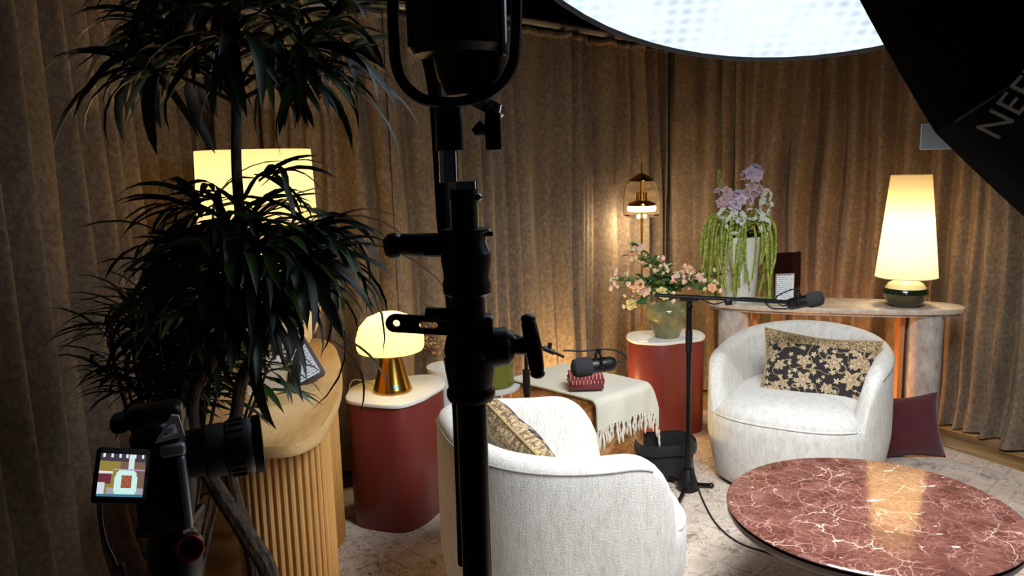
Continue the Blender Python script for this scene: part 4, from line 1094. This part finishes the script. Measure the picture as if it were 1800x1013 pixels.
# light head
lh = thing('studio_light_head', 'black cylindrical studio light in a yoke on top of the near stand', 'studio light', sp(808,60))
def l2(px, py, dy=0): return sp(px, py, dy)-lh.location
z95, z0 = l2(805,94).z, l2(805,-160).z
MB().lathe([(.001,z95-.004),(.048,z95-.002),(.054,z95+.006),(.0555,z0),(.001,z0)], 48, Matrix.Translation((l2(803,50).x,0.0,0))).build('housing', BLACK, lh)
MB().lathe([(.001,l2(0,190).z),(.028,l2(0,188).z),(.039,l2(0,155).z),(.045,l2(0,100).z),(.044,z95)], 40, Matrix.Translation((l2(826,50).x,.012,0))).build('tapered_rear', BLACK, lh)
MB().lathe([(.001,-.008),(.022,-.008),(.025,0),(.022,.008),(.001,.008)], 30, Matrix.Translation(l2(852,185,.02)) @ Matrix.Rotation(.5,4,'Y')).build('dial', CHROME, lh)
yk = [l2(694,-60),l2(695,60),l2(702,125),l2(725,162),l2(760,180),l2(820,180),l2(868,162),l2(895,130),l2(906,80),l2(908,-60)]
MB().tube(spline([Vector((p.x,-.015,p.z)) for p in yk], 6), .0062, 10).build('yoke', BLACK, lh)
MB().box(l2(884,30), (.004,.05,.085), bev=.001).build('chrome_side_strip', CHROME, lh)

# ------------------------------------------------------------ photo camera on tripod (lower left)
Yc = .98
def cp_(px, py, dy=0): return pt(px, py, Yc+dy)
cb0 = cp_(300,905)
pc = thing('mirrorless_camera', 'black and silver mirrorless camera with flip out screen showing the scene at lower left', 'camera', cb0)
axd = Vector((.945,.327,0)); M = basis(axd, (0,0,1)); pc.rotation_euler = (0, math.radians(-1.5), math.atan2(.327,.945))
# local: +x lens direction, -y towards us-right side end of the body
Hb = .118
MB().box((0,0,Hb/2), (.062,.128,Hb), bev=.010).build('body', mat('camera_leatherette', (12,12,13), .7), pc)
MB().box((.0,.0,Hb+.004), (.058,.120,.012), bev=.004).build('top_plate', mat('gunmetal', (52,52,56), .4, .6), pc)
MB().box((-.004,.008,Hb+.016), (.066,.046,.028), bev=.009).build('viewfinder_hump', BLACK, pc)
MB().box((-.045,.008,Hb+.012), (.022,.036,.022), bev=.008).build('eyecup', MATTE, pc)
MB().lathe([(.001,0),(.013,0),(.0135,.008),(.012,.010),(.001,.010)], 24, Matrix.Translation((0,-.042,Hb+.009))).build('mode_dial', BLACK, pc)
MB().lathe([(.001,0),(.009,0),(.009,.007),(.001,.008)], 24, Matrix.Translation((.018,-.052,Hb+.009))).build('control_dial', SILVER, pc)
tr = bmesh.new()
o3 = [(.0,.0),(.034,.004),(.030,.030),(.022,.032)]; i3 = [(.009,.006),(.027,.009),(.025,.023),(.020,.022)]
vv_ = []
for z in (-.003,.003):
    for P_ in (o3, i3): vv_.append([tr.verts.new((x, z, y)) for x, y in P_])
for i in range(4):
    j = (i+1) % 4
    tr.faces.new((vv_[0][i], vv_[0][j], vv_[1][j], vv_[1][i])); tr.faces.new((vv_[2][i], vv_[2][j], vv_[3][j], vv_[3][i]))
    tr.faces.new((vv_[0][i], vv_[0][j], vv_[2][j], vv_[2][i])); tr.faces.new((vv_[1][i], vv_[1][j], vv_[3][j], vv_[3][i]))
bmesh.ops.recalc_face_normals(tr, faces=tr.faces[:]); me = bpy.data.meshes.new('strap_lug'); tr.to_mesh(me); tr.free(); me.materials.append(mat('bright_aluminium', (235,235,240), .3, .2))
o = link('strap_lug', me, pc); o.location = (.0,-.066,Hb+.002)
MB().box((.026,-.0625,Hb*.43), (.010,.010,Hb*.80), bev=.004).build('silver_grip_edge', SILVER, pc)
MB().box((.018,-.060,Hb*.90), (.030,.014,.016), bev=.005).build('shutter_block', SILVER, pc)
for i in range(8): MB().box((.012,-.0645,.018+i*.0085), (.018,.004,.004), bev=.001).build('grip_rib', BLACK, pc)
RY = Matrix.Rotation(PI/2, 4, 'Y')
LZ = Matrix.Translation((0,-.008,.080))
MB().lathe([(.030,.028),(.031,.04),(.031,.052),(.001,.052)], 44, LZ @ RY).build('lens_mount', BLACK, pc)
MB().lathe([(.031,.05),(.0345,.054),(.0345,.075),(.0335,.077)], 44, LZ @ RY).build('focus_ring', mat('ribbed_rubber', (20,22,26), .6), pc)
MB().lathe([(.0335,.077),(.036,.079),(.036,.103),(.035,.105)], 44, LZ @ RY).build('zoom_ring', MATS['ribbed_rubber'], pc)
MB().lathe([(.035,.105),(.0355,.106),(.0355,.110),(.035,.111)], 44, LZ @ RY).build('silver_line', SILVER, pc)
MB().lathe([(.035,.111),(.0375,.112),(.0385,.122),(.0365,.123),(.034,.116),(.001,.112)], 44, LZ @ RY).build('front_ring', BLACK, pc)
for i in range(20):
    a = 2*PI*i/20; MB().box((.091,math.cos(a)*.0362-.008,math.sin(a)*.0362+.080), (.018,.003,.003)).build('zoom_rib', MATS['ribbed_rubber'], pc)
# flip-out screen
scx = cp_(214,836,-.10); xs = Vector((.070,.045,-.024)).normalized()
sc_ = thing('x', '', ''); bpy.data.objects.remove(sc_)
M = basis(xs, (0,-1,0)); 
pcm = Matrix.Translation(pc.location) @ pc.rotation_euler.to_matrix().to_4x4()
def child_world(o, Mw): o.matrix_local = pcm.inverted() @ Mw
upv = Vector((-.005,.049,.077)); zf = xs.cross(upv).normalized(); yv_ = zf.cross(xs)
MS = Matrix((xs, yv_, zf)).transposed().to_4x4(); MS.translation = scx
if zf.y > 0: pass
o = MB().prism(rrect(.058,.064,.005), -.005, .0, ins=.0015).build('flip_screen', BLACK, pc); child_world(o, MS)
def pic(u, v_):
    """what the little screen shows: curtain, plinths, armchair with cushion"""
    c = (150,130,60) if u < .45 else (120,96,80)
    if v_ > .82: c = (70,60,70)
    if .62 < u < .74 and v_ > .60: c = (215,235,240)
    if u < .28 and .28 < v_ < .55: c = (110,50,60)
    if u < .30 and .52 < v_ < .60: c = (225,230,235)
    if u < .16 and v_ < .32: c = (215,220,235)
    if v_ < .22 and u > .2: c = (170,160,170)
    if abs((u-.60)/.25)**3+abs((v_-.30)/.34)**3 < 1: c = (205,245,238)
    if abs(u-.61) < .12 and abs(v_-.36) < .15: c = (150,110,60) if int(u*22+v_*19) % 2 else (170,60,60)
    if v_ > .90 and int(u*18) % 3 == 1: c = (240,240,255)
    if abs(v_-.64) < .012 and u > .3: c = (190,150,190)
    if v_ < .05: c = (60,120,140)
    return c
nu, nv = 40, 34
b = MB()
cols = []
for j in range(nv):
    for i in range(nu):
        x0, x1, y0, y1 = (i/nu-.5)*.049, ((i+1)/nu-.5)*.049, (j/nv-.5)*.049, ((j+1)/nv-.5)*.049
        b.add([(x0,y0,0),(x1,y0,0),(x1,y1,0),(x0,y1,0)], [(0,1,2,3)]); cols.append(pic((i+.5)/nu, (j+.5)/nv))
sm_ = bpy.data.materials.new('lcd_image'); sm_.use_nodes = True; tt = NT(sm_)
at_ = tt.n('ShaderNodeAttribute', attribute_name='Col'); tt.set(tt.b.inputs['Emission Color'], at_.outputs[0]); tt.b.inputs['Emission Strength'].default_value = .95; tt.b.inputs['Base Color'].default_value = (0,0,0,1)
me = bpy.data.meshes.new('screen_image'); me.from_pydata(b.v, [], b.f); me.materials.append(sm_)
ca = me.color_attributes.new('Col', 'FLOAT_COLOR', 'CORNER')
for pi, p in enumerate(me.polygons):
    for li in p.loop_indices: ca.data[li].color = (*lin(cols[pi]), 1)
o = link('screen_image', me, pc); M2 = MS.copy(); M2.translation = scx+zf*.0006; child_world(o, M2)
hb = pcm.inverted() @ (scx+xs*.029); MB().tube([hb, Vector((-.03,.03,.06))], .005, 8).build('screen_hinge', BLACK, pc)
# tripod
tp0 = thing('camera_tripod', 'black tripod with red ringed knob under the mirrorless camera', 'tripod', (cb0.x, Yc, .012))
zb0 = cb0.z-.012
MB().box((0,0,zb0-.008), (.06,.075,.014), bev=.003).build('quick_release_plate', METALB, tp0)
MB().lathe([(.001,zb0-.10),(.028,zb0-.10),(.034,zb0-.085),(.034,zb0-.04),(.026,zb0-.022),(.018,zb0-.016),(.001,zb0-.016)], 32).build('ball_head', BLACK, tp0)
kp = cp_(334,962,-.05)-tp0.location
KM = axis_z((.25,-.95,.1), kp)
MB().lathe([(.001,-.012),(.0155,-.012),(.0165,.004),(.012,.005),(.001,.003)], 30, KM).build('pan_knob', BLACK, tp0)
MB().tube([KM @ Vector((.0150*math.cos(a), .0150*math.sin(a), .004)) for a in [2*PI*i/36 for i in range(37)]], .0026, 8).build('red_ring', mat('red_anodised', (170,40,56), .35, .3), tp0)
MB().tube([kp, (0,0,zb0-.06)], .012, 12).build('knob_arm', BLACK, tp0)
MB().lathe([(.001,.25),(.014,.25),(.014,zb0-.10),(.001,zb0-.10)], 20).build('centre_column', METALB, tp0)
MB().lathe([(.001,zb0-.22),(.045,zb0-.22),(.05,zb0-.18),(.045,zb0-.14),(.02,zb0-.13),(.001,zb0-.13)], 24).build('shoulder', BLACK, tp0)
for k in range(3):
    a = 2*PI*k/3+.5; c_, s_ = math.cos(a), math.sin(a)
    MB().tube([(c_*.03, s_*.03, zb0-.18), (c_*.16, s_*.16, .42)], .014, 12).build('leg', METALB, tp0)
    MB().tube([(c_*.155, s_*.155, .45), (c_*.27, s_*.27, .012)], .010, 12).build('leg_extension', METALB, tp0)
    MB().ell((c_*.27, s_*.27, .012), (.016,.016,.013)).build('rubber_foot', BLACK, tp0)
tag(MB().tube(spline([cp_(182,872),cp_(176,900),cp_(184,950),cp_(205,1000),cp_(225,1080),Vector((cb0.x-.08,Yc-.05,.3)),Vector((cb0.x-.12,Yc-.05,.02))], 8), .003, 6).build('screen_cable', mat('grey_cable', (90,88,92), .5)), 'thin grey cable hanging from the camera screen at the left edge', 'cable')

# ------------------------------------------------------------ potted tree in front of the oak console
BARK = mat('bark', (70,56,44), .9); t = NT(BARK); t.col(t.ramp(t.noise(t.obj((1,1,.25)), 60, 4, .7), [(.35,(38,29,23)),(.6,(92,74,58))])); t.bump(t.noise(t.obj((1,1,.3)), 70, 3), .8, .01)
Yp = 1.72
base = Vector((-.63,Yp-.02,.012))
tree = thing('potted_tree', 'tall artificial tree with long narrow drooping leaves before the oak console', 'potted plant', base)
def lt(px, py, dy=0): return pt(px, py, Yp+dy)-base
MB().lathe([(.001,0),(.12,0),(.15,.24),(.155,.26),(.14,.26),(.13,.22),(.001,.22)], 32, Matrix.Translation((.08,-.02,0))).build('pot', MATTE, tree)
pot_t = Vector((.08,-.02,.22))
trunks = [
 ([pot_t, lt(478,1030,-.05), lt(436,945,-.05), lt(385,865,-.03), lt(350,800,0), lt(340,700,0), lt(372,640,.0), lt(398,560,0)], [.024,.022,.021,.019,.015,.013,.011,.008]),
 ([pot_t+Vector((-.02,.02,0)), lt(440,960,.05), lt(415,880,.04), lt(402,800,.02), lt(415,730,0), lt(428,660,0), lt(462,600,0), lt(462,540,0), lt(440,470,0), lt(425,400,0)], [.020,.018,.016,.015,.014,.014,.013,.012,.011,.011]),
 ([lt(425,410,0), lt(416,300,0), lt(415,200,0), lt(414,100,0), lt(410,0,0), lt(408,-90,0)], [.012,.011,.010,.010,.009,.007]),
 ([lt(428,668,0), lt(470,600,-.05), lt(500,520,-.08), lt(510,450,-.08)], [.010,.008,.007,.005])]
for pts, rs in trunks:
    sp_ = spline(pts, 6); n_ = len(sp_); rr_ = []
    for i in range(n_):
        f = i/(n_-1)*(len(rs)-1); k = min(int(f), len(rs)-2); rr_.append(rs[k]+(rs[k+1]-rs[k])*(f-k))
    MB().tube(sp_, rr_, 10).build('trunk', BARK, tree)
# leaf templates: x forward, droops
LT = []
for k, (L_, W_, dr) in enumerate([(.20,.027,1.0),(.23,.027,1.5),(.18,.030,1.2),(.25,.024,.9),(.21,.033,2.1),(.16,.028,.7)]):
    b = MB(); leaf_into(b, (0,0,0), (1,0,.28), L_, W_, dr, 6); LT.append(b.mesh('leaf', LEAF, smooth=60))
def place_leaf(parent, me, p, az, el, roll, sc):
    o = link('leaf', me, parent); o.location = p
    o.rotation_euler = (Matrix.Rotation(az,3,'Z') @ Matrix.Rotation(-el,3,'Y') @ Matrix.Rotation(roll,3,'X')).to_euler(); o.scale = (sc,sc,sc); return o
def leaf_stuff(b, p, az, el, roll, sc, k):
    R_ = Matrix.Translation(p) @ Matrix.Rotation(az,4,'Z') @ Matrix.Rotation(-el,4,'Y') @ Matrix.Rotation(roll,4,'X') @ Matrix.Scale(sc,4)
    me = LT[k]; b.add([v.co for v in me.vertices], [tuple(p_.vertices) for p_ in me.polygons], R_)
rr = random.Random(21)
# twig ends: px, py, depth offset, leaves, size
nodes = [(300,70,.0,26,1.0),(220,110,-.05,16,.9),(250,40,.1,18,1),(340,110,.1,24,1.0),(415,60,-.1,26,1.05),(470,90,.05,26,1.0),(540,90,.0,24,1.05),(600,110,.05,16,.95),(520,20,.1,20,1),(400,-30,0,20,1),(300,-20,.0,18,1),(600,30,0,16,.95),
 (330,360,.05,20,.95),(395,395,-.05,24,1.0),(450,390,.05,24,1.0),(520,400,.0,24,1.0),(570,400,-.05,18,1.0),(300,430,.0,20,.95),(350,450,-.1,26,1.0),(430,450,-.12,26,1.0),(500,450,-.1,26,1.0),(560,450,.05,16,.95),
 (430,520,-.1,14,1.0),(470,530,-.08,10,.9),(380,560,-.05,16,.95),(570,440,-.1,10,1.1),(300,500,.05,22,.9),(380,520,0,24,.95),(470,500,.0,18,.95),(540,480,-.1,10,1.0),(380,330,0,8,.7),(470,300,.0,10,.9)]
cnt = 0; extra = MB(); tw = MB()
anchor = {0:(414,140), 1:(425,440)}
for (px, py, dy, n_, sz) in nodes:
    c_ = lt(px, py, dy); top_ = py < 200
    an = lt(414, min(py+70,190), 0) if top_ else lt(428 if py < 460 else 445, min(py+50, 520), 0)
    MB().tube(spline([an, an.lerp(c_, .5)+Vector((0,0,.012)), c_], 4), [.005]*4+[.004]*4+[.003], 6).build('twig', BARK, tree)
    az0 = math.atan2(c_.y-an.y, c_.x-an.x)
    for i in range(n_):
        az = rr.uniform(0, 2*PI) if rr.random() < .35 else az0+rr.gauss(0, .8)
        # facing right/left spread dominates
        el = rr.uniform(-.75,.55); p = c_.lerp(an, rr.uniform(0,.35))+Vector((rr.gauss(0,.008), rr.gauss(0,.008), rr.gauss(0,.01)))
        sc = sz*rr.uniform(.75,1.15); k = rr.randrange(6); ro = rr.uniform(-.5,.5)
        if rr.random() < .62 and cnt < 296: place_leaf(tree, LT[k], p, az, el, ro, sc); cnt += 1
        else: leaf_stuff(extra, p, az, el, ro, sc, k)
# long leaves hanging low on the right and in front
for (px, py, dy, az, el, sc) in [(540,480,-.05,.2,-1.2,1.1),(575,520,-.05,-.2,-1.35,1.2),(585,600,-.08,.1,-1.0,1.0),(590,590,-.08,-.2,-.7,1.0),(535,600,-.1,2.6,-1.2,.8),(505,530,-.1,2.9,-1.45,1.0),(455,560,-.1,-1.5,-1.4,1.3),(500,520,-.1,-.8,-1.45,1.0)]:
    leaf_stuff(extra, lt(px, py, dy), az, el, rr.uniform(-.4,.4), sc, rr.randrange(6))
extra.build('leaves', LEAF, tree, smooth=60, kind='stuff')

# second, finer plant behind the camera at lower left
b2 = pt(300,900,1.98); b2.z = .012
fern = thing('leafy_shrub', 'dense fine leaved green shrub low behind the mirrorless camera', 'potted plant', b2)
MB().lathe([(.001,0),(.09,0),(.11,.18),(.115,.2),(.10,.2),(.001,.17)], 28).build('pot', MATTE, fern)
FL_ = MB(); leaf_into(FL_, (0,0,0), (1,0,.25), .13, .016, .8, 4); FLm = FL_.mesh('leaf', LEAF, smooth=60)
def lf(px, py, dy=0): return pt(px, py, 1.98+dy)-b2
cnt = 0; ex2 = MB()
for (px, py, dy, n_) in [(260,520,0,26),(300,560,.03,30),(230,600,0,26),(320,610,-.04,30),(270,640,.05,30),(380,600,.0,22),(350,660,.0,24),(300,690,-.05,26),(225,680,0,22),(440,640,-.02,20),(470,650,.0,18),(445,690,0,14),(360,540,0,20),(400,480,.08,18),(240,570,.05,20),(200,640,0,16),(190,600,.03,12),(280,590,-.06,40),(330,650,-.07,40),(260,680,-.06,36),(240,540,-.03,26),(320,520,-.02,26),(390,640,-.05,26),(360,700,-.06,24)]:
    c_ = lf(px, py, dy)
    MB().tube(spline([(0,0,.17), (c_.x*.4, c_.y*.4, c_.z*.6), c_], 5), [.008]*5+[.005]*5+[.003], 6).build('branch', BARK, fern)
    for i in range(n_):
        az = rr.uniform(0, 2*PI); el = rr.uniform(-.6,.7); p = c_+Vector((rr.gauss(0,.02), rr.gauss(0,.02), rr.gauss(0,.02))); sc = rr.uniform(.8,1.4)
        if cnt < 290: place_leaf(fern, FLm, p, az, el, rr.uniform(-.5,.5), sc); cnt += 1
        else:
            R_ = Matrix.Translation(p) @ Matrix.Rotation(az,4,'Z') @ Matrix.Rotation(-el,4,'Y') @ Matrix.Scale(sc,4)
            ex2.add([v.co for v in FLm.vertices], [tuple(p_.vertices) for p_ in FLm.polygons], R_)
ex2.build('leaves', LEAF, fern, smooth=60, kind='stuff')

# ------------------------------------------------------------ small pieces join the part they belong to
def sub(thing_name, parent_name, *kids):
    for t_ in [o for o in bpy.data.objects if o.parent is None and o.name.split('.')[0] == thing_name]:
        ps = [c for c in t_.children if c.name.split('.')[0] == parent_name]
        if not ps: continue
        for c in list(t_.children):
            if c.name.split('.')[0] in kids:
                Mk = c.matrix_basis.copy(); c.parent = ps[0]; c.matrix_basis = ps[0].matrix_basis.inverted() @ Mk
sub('mirrorless_camera', 'lens_mount', 'focus_ring', 'zoom_ring', 'zoom_rib', 'silver_line', 'front_ring')
sub('mirrorless_camera', 'flip_screen', 'screen_image', 'screen_hinge')
sub('mirrorless_camera', 'viewfinder_hump', 'eyecup'); sub('mirrorless_camera', 'top_plate', 'mode_dial', 'control_dial', 'shutter_block')
sub('mirrorless_camera', 'silver_grip_edge', 'grip_rib')
sub('camera_tripod', 'pan_knob', 'red_ring'); sub('camera_tripod', 'leg', 'rubber_foot') if False else None
sub('menu_tablet', 'leather_frame', 'stitch', 'printed_sheet'); sub('menu_stand', 'card_holder', 'menu_card')
sub('light_stand', 't_handle_grip', 'grip_cap'); sub('light_stand', 'slotted_plate', 'plate_hinge'); sub('light_stand', 'wing_knob', 'wing_knob_shaft'); sub('light_stand', 'side_knob', 'side_knob_shaft')
sub('broadcast_microphone', 'yoke', 'swivel', 'yoke_knob'); sub('broadcast_microphone', 'body', 'band')
sub('floor_lamp', 'cap', 'finial'); sub('coffee_table', 'marble_top', 'top_rim'); sub('cone_table_lamp', 'lamp_shade', 'shade_cap', 'shade_rim'); sub('mushroom_lamp', 'lamp_shade', 'shade_floor'); sub('mushroom_lamp', 'brass_foot', 'touch_button')
sub('barrel_armchair', 'back_and_arms', 'rim_seam'); sub('barrel_armchair', 'seat_cushion', 'welt'); sub('throw_blanket', 'woven_cloth', 'tassel', 'edge_hem')
sub('microphone_stand', 'boom', 'cable_clip', 'boom_cable', 'counterweight', 'boom_clip', 'clip_knob'); sub('lumbar_cushion', 'cover', 'piping'); sub('fabric_bin', 'bin_side', 'folded_rim')
